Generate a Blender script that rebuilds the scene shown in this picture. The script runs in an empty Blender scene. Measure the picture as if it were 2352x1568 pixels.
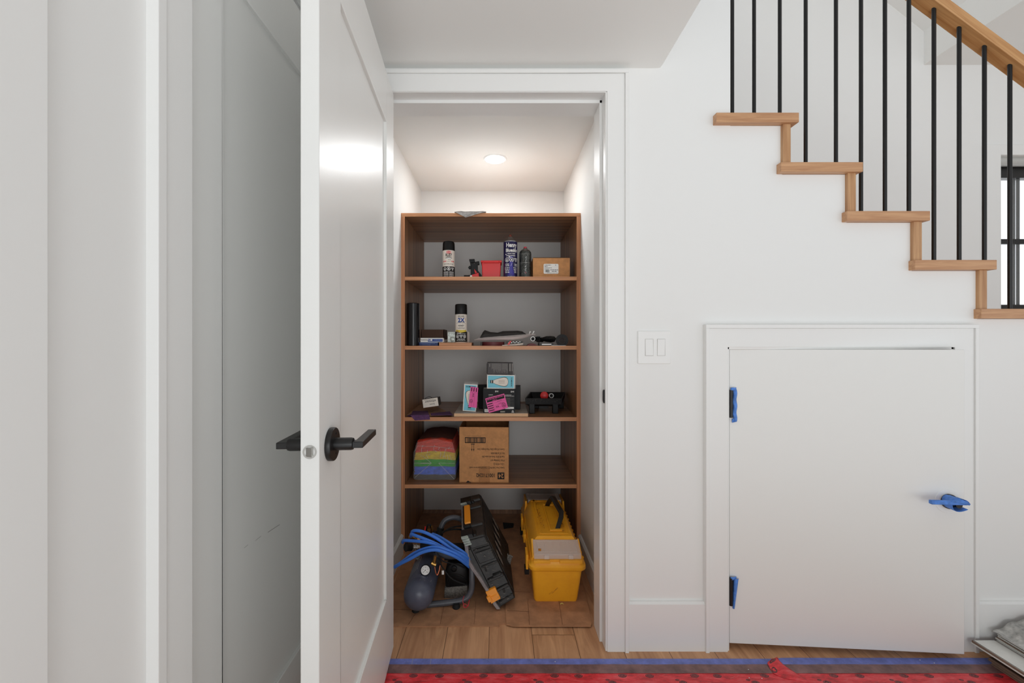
import bpy, bmesh, math, random
from mathutils import Vector, Matrix
random.seed(7)
C = bpy.context.scene.collection
sc = bpy.context.scene
F = 969.0; VX, VY, H = 1145.0, 784.0, 1.135      # focal length in px, principal point, eye height

# ---------------------------------------------------------------- camera, world, lights
cd = bpy.data.cameras.new('camera'); cam = bpy.data.objects.new('camera', cd); C.objects.link(cam)
cd.sensor_width = 36; cd.lens = F/2352*36; cd.shift_x = (1176-VX)/2352; cd.clip_start = .02
cam.location = (0, 0, H); cam.rotation_euler = (math.pi/2, 0, 0); sc.camera = cam
w = bpy.data.worlds.new('world'); sc.world = w; w.use_nodes = True
wb = w.node_tree.nodes['Background']; wb.inputs[0].default_value = (.97, 1.0, 1.03, 1); 
def mrange(src, a, b_, c, d_):
    n = w.node_tree.nodes.new('ShaderNodeMapRange'); n.interpolation_type = 'SMOOTHSTEP'
    for i, v in enumerate((a, b_, c, d_)): n.inputs[i+1].default_value = v
    w.node_tree.links.new(src, n.inputs[0]); return n.outputs[0]
wt = w.node_tree.nodes.new('ShaderNodeTexCoord'); wsp = w.node_tree.nodes.new('ShaderNodeSeparateXYZ'); w.node_tree.links.new(wt.outputs['Generated'], wsp.inputs[0])
wm = w.node_tree.nodes.new('ShaderNodeMath'); wm.operation = 'ADD'      # bright ground and horizon, dimmer overhead, bright daylight beyond the stairs
w.node_tree.links.new(mrange(wsp.outputs[2], -.15, .4, 1.2, .31), wm.inputs[0]); w.node_tree.links.new(mrange(wsp.outputs[1], .45, .7, 0, .9), wm.inputs[1])
w.node_tree.links.new(wm.outputs[0], wb.inputs[1])
def area(name, loc, target, sx, sy, power, col=(1, 1, 1), shape='RECTANGLE'):
    l = bpy.data.lights.new(name, 'AREA'); l.shape = shape; l.size = sx
    if shape == 'RECTANGLE': l.size_y = sy
    l.energy = power; l.color = col
    o = bpy.data.objects.new(name, l); C.objects.link(o); o.location = loc
    o.rotation_euler = (Vector(target)-Vector(loc)).to_track_quat('-Z', 'Y').to_euler(); return o
LAMP = Vector((-.019, 2.347, 2.147))
area('closet_lamp_light', LAMP-Vector((0, 0, .012)), LAMP-Vector((0, 0, 1)), .1, .1, 4.2, (.95, .98, 1), 'DISK')
area('added_front_fill', (.45, -3.0, 1.1), (.1, 2.0, 1.15), 1.7, 1.7, 27, (.98, 1, 1))  # added frontal fill behind the camera, brightens the closet shelves
vs = sc.view_settings; vs.view_transform = 'Standard'; vs.look = 'None'; vs.gamma = 1; vs.exposure = -0.02
vs.use_curve_mapping = False

# ---------------------------------------------------------------- helpers
def P(px, py, Y): return Vector(((px-VX)*Y/F, Y, H-(py-VY)*Y/F))
def lin(c): return tuple(((v/255+.055)/1.055)**2.4 if v > 10 else v/255/12.92 for v in c)
class G:
    def __init__(s, M=None): s.v = []; s.f = []; s.mi = []; s.M = M or Matrix()
    def add(s, vs_, fs, m=0):
        b = len(s.v); s.v += [s.M @ Vector(v) for v in vs_]
        for f in fs: s.f.append([b+i for i in f]); s.mi.append(m)
        return s
    def box(s, x0, x1, y0, y1, z0, z1, m=0):
        return s.hexa([(x0,y0,z0),(x1,y0,z0),(x1,y1,z0),(x0,y1,z0),(x0,y0,z1),(x1,y0,z1),(x1,y1,z1),(x0,y1,z1)], m)
    def hexa(s, c, m=0):
        return s.add(c, [(3,2,1,0),(4,5,6,7),(0,1,5,4),(1,2,6,5),(2,3,7,6),(3,0,4,7)], m)
    def ring(s, rings, m=0, cap=True, closed=False):
        n = len(rings[0]); vs_ = [p for r in rings for p in r]; fs = []
        k = len(rings)
        for i in range(k if closed else k-1):
            a, b = i*n, ((i+1) % k)*n
            for j in range(n): fs.append((a+j, a+(j+1) % n, b+(j+1) % n, b+j))
        if cap and not closed: fs.append(tuple(range(n-1, -1, -1))); fs.append(tuple((k-1)*n+j for j in range(n)))
        return s.add(vs_, fs, m)
    def lathe(s, prof, c=(0,0,0), axis=(0,0,1), n=32, m=0, cap=True):
        q = Vector((0,0,1)).rotation_difference(Vector(axis).normalized()); c = Vector(c)
        R = [[c+q @ Vector((r*math.cos(2*math.pi*j/n), r*math.sin(2*math.pi*j/n), z)) for j in range(n)] for r, z in prof]
        return s.ring(R, m, cap)
    def cyl(s, p0, p1, r, r1=None, n=24, m=0):
        p0 = Vector(p0); p1 = Vector(p1); L = (p1-p0).length
        return s.lathe([(r, 0), (r if r1 is None else r1, L)], p0, p1-p0, n, m)
    def tube(s, pts, r, n=12, m=0, sub=6, closed=False):
        pts = [Vector(p) for p in pts]
        if sub > 1:
            q = []; N = len(pts)
            rng = range(N) if closed else range(N-1)
            for i in rng:
                g = lambda k: pts[k % N] if closed else pts[max(0, min(N-1, k))]
                a, b, c, d = g(i-1), g(i), g(i+1), g(i+2)
                for t in range(sub):
                    t /= sub
                    q.append(.5*((2*b)+(-a+c)*t+(2*a-5*b+4*c-d)*t*t+(-a+3*b-3*c+d)*t**3))
            if not closed: q.append(pts[-1])
            pts = q
        R = []; up = None; N = len(pts)
        for i, p in enumerate(pts):
            t = (pts[(i+1) % N]-pts[i-1]) if closed else (pts[min(i+1, N-1)]-pts[max(i-1, 0)])
            t.normalize()
            if up is None: up = t.orthogonal().normalized()
            up = (up-t*up.dot(t)).normalized(); sd = t.cross(up)
            R.append([p+r*(math.cos(2*math.pi*j/n)*up+math.sin(2*math.pi*j/n)*sd) for j in range(n)])
        return s.ring(R, m, True, closed)
    def poly(s, pts, m=0): return s.add(pts, [tuple(range(len(pts)))], m)
    def prism(s, pts, d, m=0):     # pts in space, extruded by vector d
        d = Vector(d); n = len(pts); a = [Vector(p) for p in pts]; b = [p+d for p in a]
        return s.ring([a, b], m)
    def grid(s, fn, nu, nv, m=0, th=0):
        vs_ = [fn(i/nu, j/nv) for i in range(nu+1) for j in range(nv+1)]
        fs = [(i*(nv+1)+j, (i+1)*(nv+1)+j, (i+1)*(nv+1)+j+1, i*(nv+1)+j+1) for i in range(nu) for j in range(nv)]
        return s.add(vs_, fs, m)
    def surf(s, fn):               # later helper: map 2d shapes onto a surface
        s.S = fn; return s
    def text(s, txt, u, v, h, m=0, align='CENTER', sx=1.0, bold=0.0, rot=0, off=.0):
        vs_, fs = text_mesh(txt, align, bold); ca, sa = math.cos(rot), math.sin(rot)
        out = []
        for x, y in vs_:
            x *= h*sx; y = (y-.35)*h
            out.append(s.S(u+x*ca-y*sa, v+x*sa+y*ca))
        return s.add(out, fs, m)
    def rect(s, u0, u1, v0, v1, m=0, n=1, rot=0, cu=None, cv=None):
        if cu is None: cu, cv = (u0+u1)/2, (v0+v1)/2
        ca, sa = math.cos(rot), math.sin(rot); vs_ = []
        for i in range(n+1):
            for vv in (v0, v1):
                x = u0+(u1-u0)*i/n-cu; y = vv-cv
                vs_.append(s.S(cu+x*ca-y*sa, cv+x*sa+y*ca))
        return s.add(vs_, [(2*i, 2*i+2, 2*i+3, 2*i+1) for i in range(n)], m)
    def disc(s, u, v, ru, rv, m=0, n=24, inner=0, a0=0):
        if inner:
            a = [s.S(u+ru*math.cos(t)*k, v+rv*math.sin(t)*k) for k in (1, inner) for t in [a0+2*math.pi*i/n for i in range(n)]]
            return s.add(a, [(i, (i+1) % n, n+(i+1) % n, n+i) for i in range(n)], m)
        k = n if a0 == 0 else n-1     # strips between points of equal u, so that it bends with the surface
        fs = [tuple(dict.fromkeys(((i) % n, (i+1) % n, (k-i-1) % n, (k-i) % n))) for i in range(n//2 if a0 == 0 else n//2-1)]
        return s.add([s.S(u+ru*math.cos(a0+2*math.pi*i/n), v+rv*math.sin(a0+2*math.pi*i/n)) for i in range(n)], fs, m)
_tc = {}
def text_mesh(txt, align, bold):
    k = (txt, align, bold)
    if k not in _tc:
        cu = bpy.data.curves.new('t', 'FONT'); cu.body = txt; cu.align_x = align; cu.size = 1; cu.offset = bold; cu.resolution_u = 3
        o = bpy.data.objects.new('t', cu); C.objects.link(o)
        dg = bpy.context.evaluated_depsgraph_get(); me = o.evaluated_get(dg).to_mesh()
        _tc[k] = ([(v.co.x, v.co.y) for v in me.vertices], [tuple(p.vertices) for p in me.polygons])
        o.evaluated_get(dg).to_mesh_clear(); bpy.data.objects.remove(o); bpy.data.curves.remove(cu)
    return _tc[k]
ORG = {}
def obj(name, g, mats, parent=None, origin=None, bev=0, smooth=True, ang=35):
    if not isinstance(mats, (list, tuple)): mats = [mats]
    me = bpy.data.meshes.new(name)
    if parent is not None: org = ORG[parent.name]
    else:
        if origin is None:
            xs = [v.x for v in g.v]; ys = [v.y for v in g.v]; zs = [v.z for v in g.v]
            origin = ((min(xs)+max(xs))/2, (min(ys)+max(ys))/2, min(zs))
        org = Vector(origin)
    me.from_pydata([v-org for v in g.v], [], g.f)
    for m in mats: me.materials.append(m)
    for p, mi in zip(me.polygons, g.mi): p.material_index = mi; p.use_smooth = smooth
    bm = bmesh.new(); bm.from_mesh(me)
    if smooth: bmesh.ops.remove_doubles(bm, verts=bm.verts, dist=1e-6)
    bmesh.ops.recalc_face_normals(bm, faces=bm.faces); bm.to_mesh(me); bm.free()
    if smooth: me.set_sharp_from_angle(angle=math.radians(ang))
    o = bpy.data.objects.new(name, me); C.objects.link(o); ORG[o.name] = org
    if parent is not None: o.parent = parent
    else: o.location = org
    if bev:
        b = o.modifiers.new('bevel', 'BEVEL'); b.width = bev; b.segments = 2; b.limit_method = 'ANGLE'; b.angle_limit = math.radians(40)
    return o
def tag(o, label=None, cat=None, group=None, kind=None):
    for k, v in (('label', label), ('category', cat), ('group', group), ('kind', kind)):
        if v: o[k] = v
    return o
def thing(name, loc, label, cat, group=None):
    o = bpy.data.objects.new(name, None); o.empty_display_size = .05; C.objects.link(o); o.location = loc; ORG[o.name] = Vector(loc)
    return tag(o, label, cat, group)
def struct(name, g, m, parent=None, **k):
    o = obj(name, g, m, parent, **k)
    if parent is None: o['kind'] = 'structure'
    return o

# ---------------------------------------------------------------- materials
def mat(name, col, rough=.5, metal=0, bump=0, bs=200, var=0, vs=30, alpha=1, spec=.5, emit=0, coat=0):
    m = bpy.data.materials.new(name); m.use_nodes = True; nt = m.node_tree; b = nt.nodes['Principled BSDF']
    c = (*lin(col), 1); b.inputs['Base Color'].default_value = c; b.inputs['Roughness'].default_value = rough
    b.inputs['Metallic'].default_value = metal; b.inputs['Alpha'].default_value = alpha; b.inputs['Specular IOR Level'].default_value = spec
    b.inputs['Coat Weight'].default_value = coat
    if emit: b.inputs['Emission Color'].default_value = c; b.inputs['Emission Strength'].default_value = emit
    if bump or var: tc = nt.nodes.new('ShaderNodeTexCoord')
    if bump:
        n = nt.nodes.new('ShaderNodeTexNoise'); n.inputs['Scale'].default_value = bs; n.inputs['Detail'].default_value = 4
        bp = nt.nodes.new('ShaderNodeBump'); bp.inputs['Strength'].default_value = bump; bp.inputs['Distance'].default_value = .002
        nt.links.new(tc.outputs['Object'], n.inputs['Vector']); nt.links.new(n.outputs[0], bp.inputs['Height']); nt.links.new(bp.outputs[0], b.inputs['Normal'])
    if var:
        n = nt.nodes.new('ShaderNodeTexNoise'); n.inputs['Scale'].default_value = vs; n.inputs['Detail'].default_value = 6; n.inputs['Roughness'].default_value = .65
        r = nt.nodes.new('ShaderNodeValToRGB'); r.color_ramp.elements[0].position = .3; r.color_ramp.elements[1].position = .7
        lo = lin([v*(1-var) for v in col]); hi = lin([min(255, v*(1+var)) for v in col])
        r.color_ramp.elements[0].color = (*lo, 1); r.color_ramp.elements[1].color = (*hi, 1)
        nt.links.new(tc.outputs['Object'], n.inputs['Vector']); nt.links.new(n.outputs[0], r.inputs[0]); nt.links.new(r.outputs[0], b.inputs['Base Color'])
    return m
def wood(name, c1, c2, axis='x', fine=60, stretch=.03, rough=.45, dist=.6, bump=.15, line=0, rot=0):
    m = bpy.data.materials.new(name); m.use_nodes = True; nt = m.node_tree; b = nt.nodes['Principled BSDF']; b.inputs['Roughness'].default_value = rough
    tc = nt.nodes.new('ShaderNodeTexCoord'); mp = nt.nodes.new('ShaderNodeMapping')
    s = [1, 1, 1]; s['xyz'.index(axis)] = stretch; mp.inputs['Scale'].default_value = s
    n = nt.nodes.new('ShaderNodeTexNoise'); n.inputs['Scale'].default_value = fine; n.inputs['Detail'].default_value = 8; n.inputs['Roughness'].default_value = .6; n.inputs['Distortion'].default_value = dist
    r = nt.nodes.new('ShaderNodeValToRGB'); e = r.color_ramp.elements; e[0].position = .32; e[1].position = .68
    e[0].color = (*lin(c1), 1); e[1].color = (*lin(c2), 1)
    L = nt.links.new; m0 = nt.nodes.new('ShaderNodeMapping'); m0.inputs['Rotation'].default_value = (0, rot, 0); L(tc.outputs['Object'], m0.inputs[0]); L(m0.outputs[0], mp.inputs[0]); L(mp.outputs[0], n.inputs['Vector']); L(n.outputs[0], r.inputs[0]); L(r.outputs[0], b.inputs['Base Color'])
    bp = nt.nodes.new('ShaderNodeBump'); bp.inputs['Strength'].default_value = bump; bp.inputs['Distance'].default_value = .001
    L(n.outputs[0], bp.inputs['Height']); L(bp.outputs[0], b.inputs['Normal'])
    return m
M = {}
M['wall'] = mat('wall_paint', (242, 242, 240), .6, bump=.03, bs=500)
M['ceil'] = mat('ceiling_paint', (243, 243, 240), .8)
M['trim'] = mat('trim_paint', (243, 243, 241), .35, bump=.02, bs=300)
M['door'] = mat('door_paint', (241, 241, 238), .34, bump=.06, bs=350)
M['black'] = mat('black_metal', (22, 21, 21), .38)
M['blackp'] = mat('black_plastic', (17, 17, 18), .45, bump=.05, bs=120, spec=.3)
M['dusty'] = mat('dusty_black_plastic', (36, 35, 34), .5, bump=.25, bs=60, var=.45, vs=22)
M['chrome'] = mat('satin_nickel', (190, 188, 184), .3, 1)
M['white'] = mat('white_plastic', (244, 244, 242), .3)
M['whiteprint'] = mat('white_print', (250, 248, 244), .5)
M['silver'] = mat('silver_metal', (170, 170, 168), .35, .8)
M['blueprint'] = mat('blue_print', (50, 78, 150), .5)
M['oak'] = wood('oak_stair', (182, 132, 94), (214, 168, 126), 'x', 70, .06, .4)
M['oakv'] = wood('oak_riser', (172, 124, 84), (206, 162, 118), 'z', 70, .06, .4)
M['oakrail'] = wood('oak_handrail', (178, 124, 72), (216, 168, 114), 'x', 60, .04, .35, rot=-math.atan(.741))
M['walx'] = wood('walnut_laminate_across', (118, 82, 56), (178, 130, 92), 'x', 38, .02, .4, .1)
M['walz'] = wood('walnut_laminate_upright', (116, 80, 54), (180, 130, 90), 'z', 38, .02, .4, .1)
M['edgx'] = wood('edge_banding_across', (178, 118, 78), (236, 172, 124), 'x', 260, .01, .4, 0)
M['edgz'] = wood('edge_banding_upright', (172, 112, 74), (232, 166, 120), 'z', 260, .01, .4, 0)
M['card'] = mat('cardboard', (206, 148, 96), .8, var=.06, vs=40, bump=.1, bs=150)
M['cardf'] = mat('dusty_floor_cardboard', (178, 130, 94), .85, var=.1, vs=18, bump=.2, bs=150)
M['cardl'] = mat('cardboard_crease', (140, 98, 70), .9)
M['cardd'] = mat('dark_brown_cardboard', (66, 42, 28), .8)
M['ink'] = mat('black_ink', (28, 24, 22), .7)
M['tape'] = mat('blue_painters_tape', (84, 138, 222), .6, var=.12, vs=60, bump=.2, bs=200)
M['yel'] = mat('yellow_plastic', (255, 174, 38), .45, var=.05, vs=14, bump=.05, bs=60)
M['scuff'] = mat('scuffed_yellow_plastic', (176, 112, 34), .6, var=.35, vs=160)
M['orange'] = mat('orange_plastic', (255, 160, 36), .45)
M['clear'] = mat('clear_plastic', (242, 226, 214), .2, alpha=.5)
M['film'] = mat('clear_film', (235, 232, 228), .12, alpha=.14)
M['red'] = mat('red_plastic', (232, 40, 40), .35, bump=.05)
M['redd'] = mat('dark_red_plastic', (112, 46, 50), .5)
M['hose'] = mat('blue_rubber', (66, 128, 226), .4)
M['tank'] = mat('tank_paint', (86, 90, 106), .32, var=.06, vs=9, bump=.05, bs=100)
M['tube'] = mat('grey_tube_paint', (82, 84, 90), .35, var=.1, vs=30)
M['brass'] = mat('brass', (170, 130, 70), .35, .9)
M['copper'] = mat('copper', (190, 110, 80), .3, .9)
M['rub'] = mat('black_rubber', (20, 20, 21), .8)
M['dust'] = mat('dusty_grey_metal', (112, 108, 102), .8, var=.3, vs=120)
M['gasket'] = mat('grey_gasket', (140, 132, 132), .6, var=.15, vs=30)
M['latchg'] = mat('grey_latch', (158, 166, 158), .5, var=.15, vs=40)
M['pink'] = mat('pink_paper', (255, 110, 182), .7)
M['teal'] = mat('blue_card', (126, 212, 232), .5)
M['cream'] = mat('cream_print', (246, 236, 224), .5)
M['purple'] = mat('purple_paper', (92, 58, 100), .8, var=.15, vs=60)
M['kraft'] = mat('kraft_paper', (180, 138, 104), .85, var=.08, vs=40)
M['greyc'] = mat('black_cloth', (60, 57, 55), .9, bump=.5, bs=90)
M['whitebag'] = mat('white_plastic_bag', (246, 236, 234), .4, bump=.3, bs=40)
M['crumple'] = mat('grey_crumpled_plastic', (176, 174, 170), .35, bump=1, bs=40, var=.3, vs=28)
M['foil'] = mat('silver_paper', (190, 186, 182), .4, bump=.6, bs=40, var=.15, vs=30)
M['plankw'] = mat('white_plank_face', (238, 237, 232), .45, var=.05, vs=9, bump=.1)
M['planke'] = mat('plank_core', (134, 110, 94), .8)
M['plankb'] = wood('plank_brown', (96, 74, 56), (124, 98, 74), 'y', 40, .05, .6)
M['lampglow'] = mat('lamp_glow', (255, 250, 242), .5, emit=9)

def floor_mat():
    m = bpy.data.materials.new('oak_floor_planks'); m.use_nodes = True; nt = m.node_tree; N = nt.nodes.new; L = nt.links.new
    b = nt.nodes['Principled BSDF']; b.inputs['Roughness'].default_value = .42
    tc = N('ShaderNodeTexCoord'); sp = N('ShaderNodeSeparateXYZ'); L(tc.outputs['Object'], sp.inputs[0])
    def ma(op, a, b_=None):
        n = N('ShaderNodeMath'); n.operation = op
        for i, v in enumerate((a, b_)):
            if v is None: continue
            if isinstance(v, (int, float)): n.inputs[i].default_value = v
            else: L(v, n.inputs[i])
        return n.outputs[0]
    xs = ma('DIVIDE', ma('ADD', sp.outputs[0], .052), .165); xi = ma('FLOOR', xs)
    wn = N('ShaderNodeTexWhiteNoise'); wn.noise_dimensions = '1D'; L(xi, wn.inputs['W'])
    ys = ma('ADD', ma('DIVIDE', sp.outputs[1], 1.9), wn.outputs['Value']); yi = ma('FLOOR', ys)
    cb = N('ShaderNodeCombineXYZ'); L(xi, cb.inputs[0]); L(yi, cb.inputs[1])
    w2 = N('ShaderNodeTexWhiteNoise'); w2.noise_dimensions = '2D'; L(cb.outputs[0], w2.inputs['Vector'])
    # grain
    cm = N('ShaderNodeCombineXYZ'); L(ma('ADD', sp.outputs[0], ma('MULTIPLY', w2.outputs['Value'], 7)), cm.inputs[0]); L(ma('MULTIPLY', sp.outputs[1], .09), cm.inputs[1])
    n1 = N('ShaderNodeTexNoise'); n1.inputs['Scale'].default_value = 26; n1.inputs['Detail'].default_value = 9; n1.inputs['Distortion'].default_value = 1.2; n1.inputs['Roughness'].default_value = .62
    L(cm.outputs[0], n1.inputs['Vector'])
    r = N('ShaderNodeValToRGB'); e = r.color_ramp.elements; e[0].position = .3; e[1].position = .72
    e[0].color = (*lin((176, 124, 86)), 1); e[1].color = (*lin((230, 178, 134)), 1); L(n1.outputs[0], r.inputs[0])
    mx = N('ShaderNodeMixRGB'); mx.blend_type = 'MULTIPLY'; mx.inputs[0].default_value = 1
    g = ma('ADD', ma('MULTIPLY', w2.outputs['Value'], .22), .84); c3 = N('ShaderNodeCombineXYZ')
    for i in range(3): L(g, c3.inputs[i])
    L(r.outputs[0], mx.inputs[1]); L(c3.outputs[0], mx.inputs[2])
    fx = ma('FRACT', xs); fy = ma('FRACT', ys)
    gap = ma('MAXIMUM', ma('LESS_THAN', fx, .014), ma('LESS_THAN', fy, .0012))
    m2 = N('ShaderNodeMixRGB'); L(gap, m2.inputs[0]); L(mx.outputs[0], m2.inputs[1]); m2.inputs[2].default_value = (*lin((110, 76, 52)), 1)
    L(m2.outputs[0], b.inputs['Base Color'])
    bp = N('ShaderNodeBump'); bp.inputs['Strength'].default_value = .12; bp.inputs['Distance'].default_value = .001; L(n1.outputs[0], bp.inputs['Height']); L(bp.outputs[0], b.inputs['Normal'])
    return m
M['floor'] = floor_mat()
def sheet_mat():
    m = mat('red_floor_film', (186, 52, 56), .35, bump=.35, bs=30); nt = m.node_tree; b = nt.nodes['Principled BSDF']; N = nt.nodes.new; L = nt.links.new
    tc = N('ShaderNodeTexCoord'); mp = N('ShaderNodeMapping'); mp.inputs['Scale'].default_value = (1, 3.5, 1); L(tc.outputs['Object'], mp.inputs[0])
    n = N('ShaderNodeTexNoise'); n.inputs['Scale'].default_value = 14; n.inputs['Detail'].default_value = 10; n.inputs['Roughness'].default_value = .7; L(mp.outputs[0], n.inputs['Vector'])
    r = N('ShaderNodeValToRGB'); e = r.color_ramp.elements; e[0].position = .34; e[0].color = (*lin((160, 46, 48)), 1); e[1].position = .5; e[1].color = (*lin((232, 56, 64)), 1)
    x = e.new(.72); x.color = (*lin((238, 112, 116)), 1); L(n.outputs[0], r.inputs[0]); L(r.outputs[0], b.inputs['Base Color']); return m
M['sheet'] = sheet_mat()
M['sheetlogo'] = mat('faded_black_print', (104, 56, 58), .45, var=.3, vs=70)
M['floortape'] = mat('scuffed_blue_floor_tape', (112, 124, 196), .45, var=.14, vs=26, bump=.2, bs=60)
M['cleartape'] = mat('clear_floor_tape', (140, 108, 106), .3, var=.25, vs=16, alpha=.7)

# ================================================================ STRUCTURE
YW = 1.56; YC = 1.69; YB = 2.85; ZC = 2.145
XL = -.522; XR = .441
g = G(); g.box(-1.6, 4.6, -.1, 3.0, -.05, 0); struct('floor', g, M['floor'])
# main wall (wall_back) with stepped top under the stairs
T = [(.793, 1.094, 1.968), (1.028, 1.327, 1.788), (1.269, 1.571, 1.610), (1.516, 1.814, 1.432), (1.757, 2.055, 1.254), (1.998, 2.3, 1.075), (2.24, 2.54, .896)]
RX = [(1.043, 1.072), (1.281, 1.311), (1.522, 1.553), (1.764, 1.792), (2.005, 2.034), (2.247, 2.276)]
OT = 2.05                                   # closet opening top
g = G()
y0, y1 = YW, YC
def wb_(x0, x1, z0, z1): g.box(x0, x1, y0, y1, z0, z1)
wb_(-.66, -.45, 0, 3.9); wb_(-.45, .42, OT+.02, 3.9); wb_(.42, .82, 0, 3.9)
SD = (.835, 1.673, 1.118)                   # small door opening
wb_(.82, SD[0], 0, 3.9); wb_(SD[0], .857, SD[2], 3.9)
tops = []
xs = [.857]+[r[0]+.006 for r in RX]
for i in range(len(xs)-1): tops.append((xs[i], xs[i+1], T[i][2]-.036))
for a, b, z in tops:
    if a < SD[1] < b: wb_(a, SD[1], SD[2], z); wb_(SD[1], b, 0, z)
    elif b <= SD[1]: wb_(a, b, SD[2], z)
    else: wb_(a, b, 0, z)
struct('wall_back', g, M['wall'], smooth=False)
# closet box and stairwell back wall
g = G(); g.box(XL-.1, XL, YC, YB, 0, 2.3); struct('wall_closet_left', g, M['wall'], smooth=False)
g = G(); g.box(XR, XR+.1, YC, YB, 0, 1.9); g.box(XR, XR+.1, YC, YB, 1.9, 2.3); struct('wall_closet_right', g, M['wall'], smooth=False)
WX0, WX1, WZ0, WZ1 = 3.373, 4.15, 1.2, 2.388
g = G()
g.box(-.7, WX0, YB, YB+.15, -.05, 5); g.box(WX0, WX1, YB, YB+.15, -.05, WZ0); g.box(WX0, WX1, YB, YB+.15, WZ1, 5); g.box(WX1, 4.6, YB, YB+.15, -.05, 5)
struct('wall_stair', g, M['wall'], smooth=False)
g = G(); g.box(XL-.1, XR+.1, YC, YB, 2.15, 2.2); struct('ceiling_closet', g, M['ceil'], smooth=False)
# hall ceiling (edge rounded)
g = G(); e = .607; pr = [(-1.6, ZC), (e-.02, ZC), (e-.008, ZC+.003), (e-.001, ZC+.012), (e, ZC+.03), (e, ZC+.3), (-1.6, ZC+.3)]
g.prism([(x, -.5, z) for x, z in pr], (0, YW+.5, 0)); struct('ceiling', g, M['ceil'])
# stairwell sloped soffit, bulkhead and lower ceiling
zc = P(2122, 149, YB).z; xc = P(2122, 149, YB).x; zs = P(2121, 72, YB).z
g = G(); pr = [(xc, zc), (4.6, zc), (4.6, zc+.4), (xc+.02, zc+.4), (.5, zs+.745*(xc-.5)+.3), (.5, zs+.79*(xc-.5)), (xc, zs)]
g.prism([(x, 1.25, z) for x, z in pr], (0, YB-1.25, 0)); struct('ceiling_stair', g, M['ceil'], smooth=False)
# left wall with door recess
DY0, DY1 = .731, 1.475; XD = -.547
g = G(); g.box(-.68, -.545, .5156, DY0-.012, 0, ZC); g.box(-.68, -.545, DY1+.012, YW, 0, ZC); g.box(-.68, -.545, DY0-.012, DY1+.012, OT+.01, ZC)
g.box(-.68, -.545, -.5, .5156, 0, ZC)
struct('wall_left', g, M['wall'], smooth=False)
g = G(); g.box(-.547, -.531, .38, .4977, 0, OT+.07); struct('trim_4', g, M['trim'], bev=.001)

# casings: profile flat + raised back band
def casing(name, sides, plane, axis, w=.064, bb=.014, t=.016, tb=.024, foot=0):
    pass
g = G()
def cas(g, x0, x1, z1, left=True, w=.068, bb=.0135, y=YW, t=.018, tb=.024, r=True):
    """front casing round opening x0..x1 (inner edges) up to z1"""
    def bar(xa, xb, za, zb, tt): g.box(xa, xb, y-tt, y+.002, za, zb)
    for side, xi in ((-1, x0), (1, x1)):
        a, b = sorted((xi, xi+side*(w-bb))); bar(a, b, 0, z1, t)
        a, b = sorted((xi+side*(w-bb), xi+side*w)); bar(a, b, 0, z1+w-bb, tb)
        bar(min(xi, xi+side*(w-bb)), max(xi, xi+side*(w-bb)), z1, z1+w-bb, t)
    bar(x0, x1, z1, z1+w-bb, t); bar(x0-w, x1+w, z1+w-bb, z1+w, tb)
cas(g, -.438, .398, OT, w=.078, bb=.014)
# jambs and stops
g.box(-.45, -.433, YW-.014, YC, 0, OT+.02); g.box(.392, .42, YW-.014, YC, 0, OT+.02) 
g.box(-.45, .42, YW-.014, YC, OT-.002, OT+.03)
g.box(-.433, -.4215, YW+.035, YC, 0, OT-.002); g.box(.382, .392, YW+.035, YC, 0, OT-.002); g.box(-.433, .392, YW+.035, YC, OT-.014, OT-.002)
o = struct('trim_1', g, M['trim'], bev=.0012)
s_ = G(); yy = YW+.012; s_.prism([(.3915, yy-.014, z) for z in (0,)] and [(.3915, yy-.016, .957), (.3915, yy-.002, .955), (.3915, yy+.004, .948), (.3915, yy+.004, .917), (.3915, yy-.002, .910), (.3915, yy-.016, .908)], (-.003, 0, 0))
s_.cyl((.3895, yy-.014, .908), (.3895, yy-.014, .957), .003, n=12)
obj('strike_plate', s_, M['black'], o); 
g = G(); cas(g, SD[0]+.004, SD[1]-.004, SD[2]-.004, w=.083, bb=.0135)
g.box(SD[0], SD[0]+.012, YW-.012, YC, 0, SD[2]); g.box(SD[1]-.012, SD[1], YW-.012, YC, 0, SD[2]); g.box(SD[0], SD[1], YW-.012, YC, SD[2]-.012, SD[2])
struct('trim_2', g, M['trim'], bev=.0012)
# left door casing (on x plane)
g = G()
def barx(ya, yb, za, zb, t): g.box(-.547, -.545+t, ya, yb, za, zb)
barx(DY0-.061, DY0-.001, 0, OT+.005, .016); barx(DY0-.0785, DY0-.061, 0, OT+.075, .019)
barx(DY1+.001, DY1+.061, 0, OT+.005, .016); barx(DY1+.061, DY1+.0785, 0, OT+.075, .019)
barx(DY0-.061, DY1+.061, OT+.005, OT+.06, .016); barx(DY0-.0785, DY1+.0785, OT+.06, OT+.075, .022)
g.box(-.6, -.547, DY0-.012, DY0-.003, 0, OT+.005); g.box(-.6, -.547, DY1+.003, DY1+.012, 0, OT+.005); g.box(-.62, -.547, DY0-.012, DY1+.012, OT+.003, OT+.01)
struct('trim_3', g, M['trim'], bev=.0012)
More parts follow.
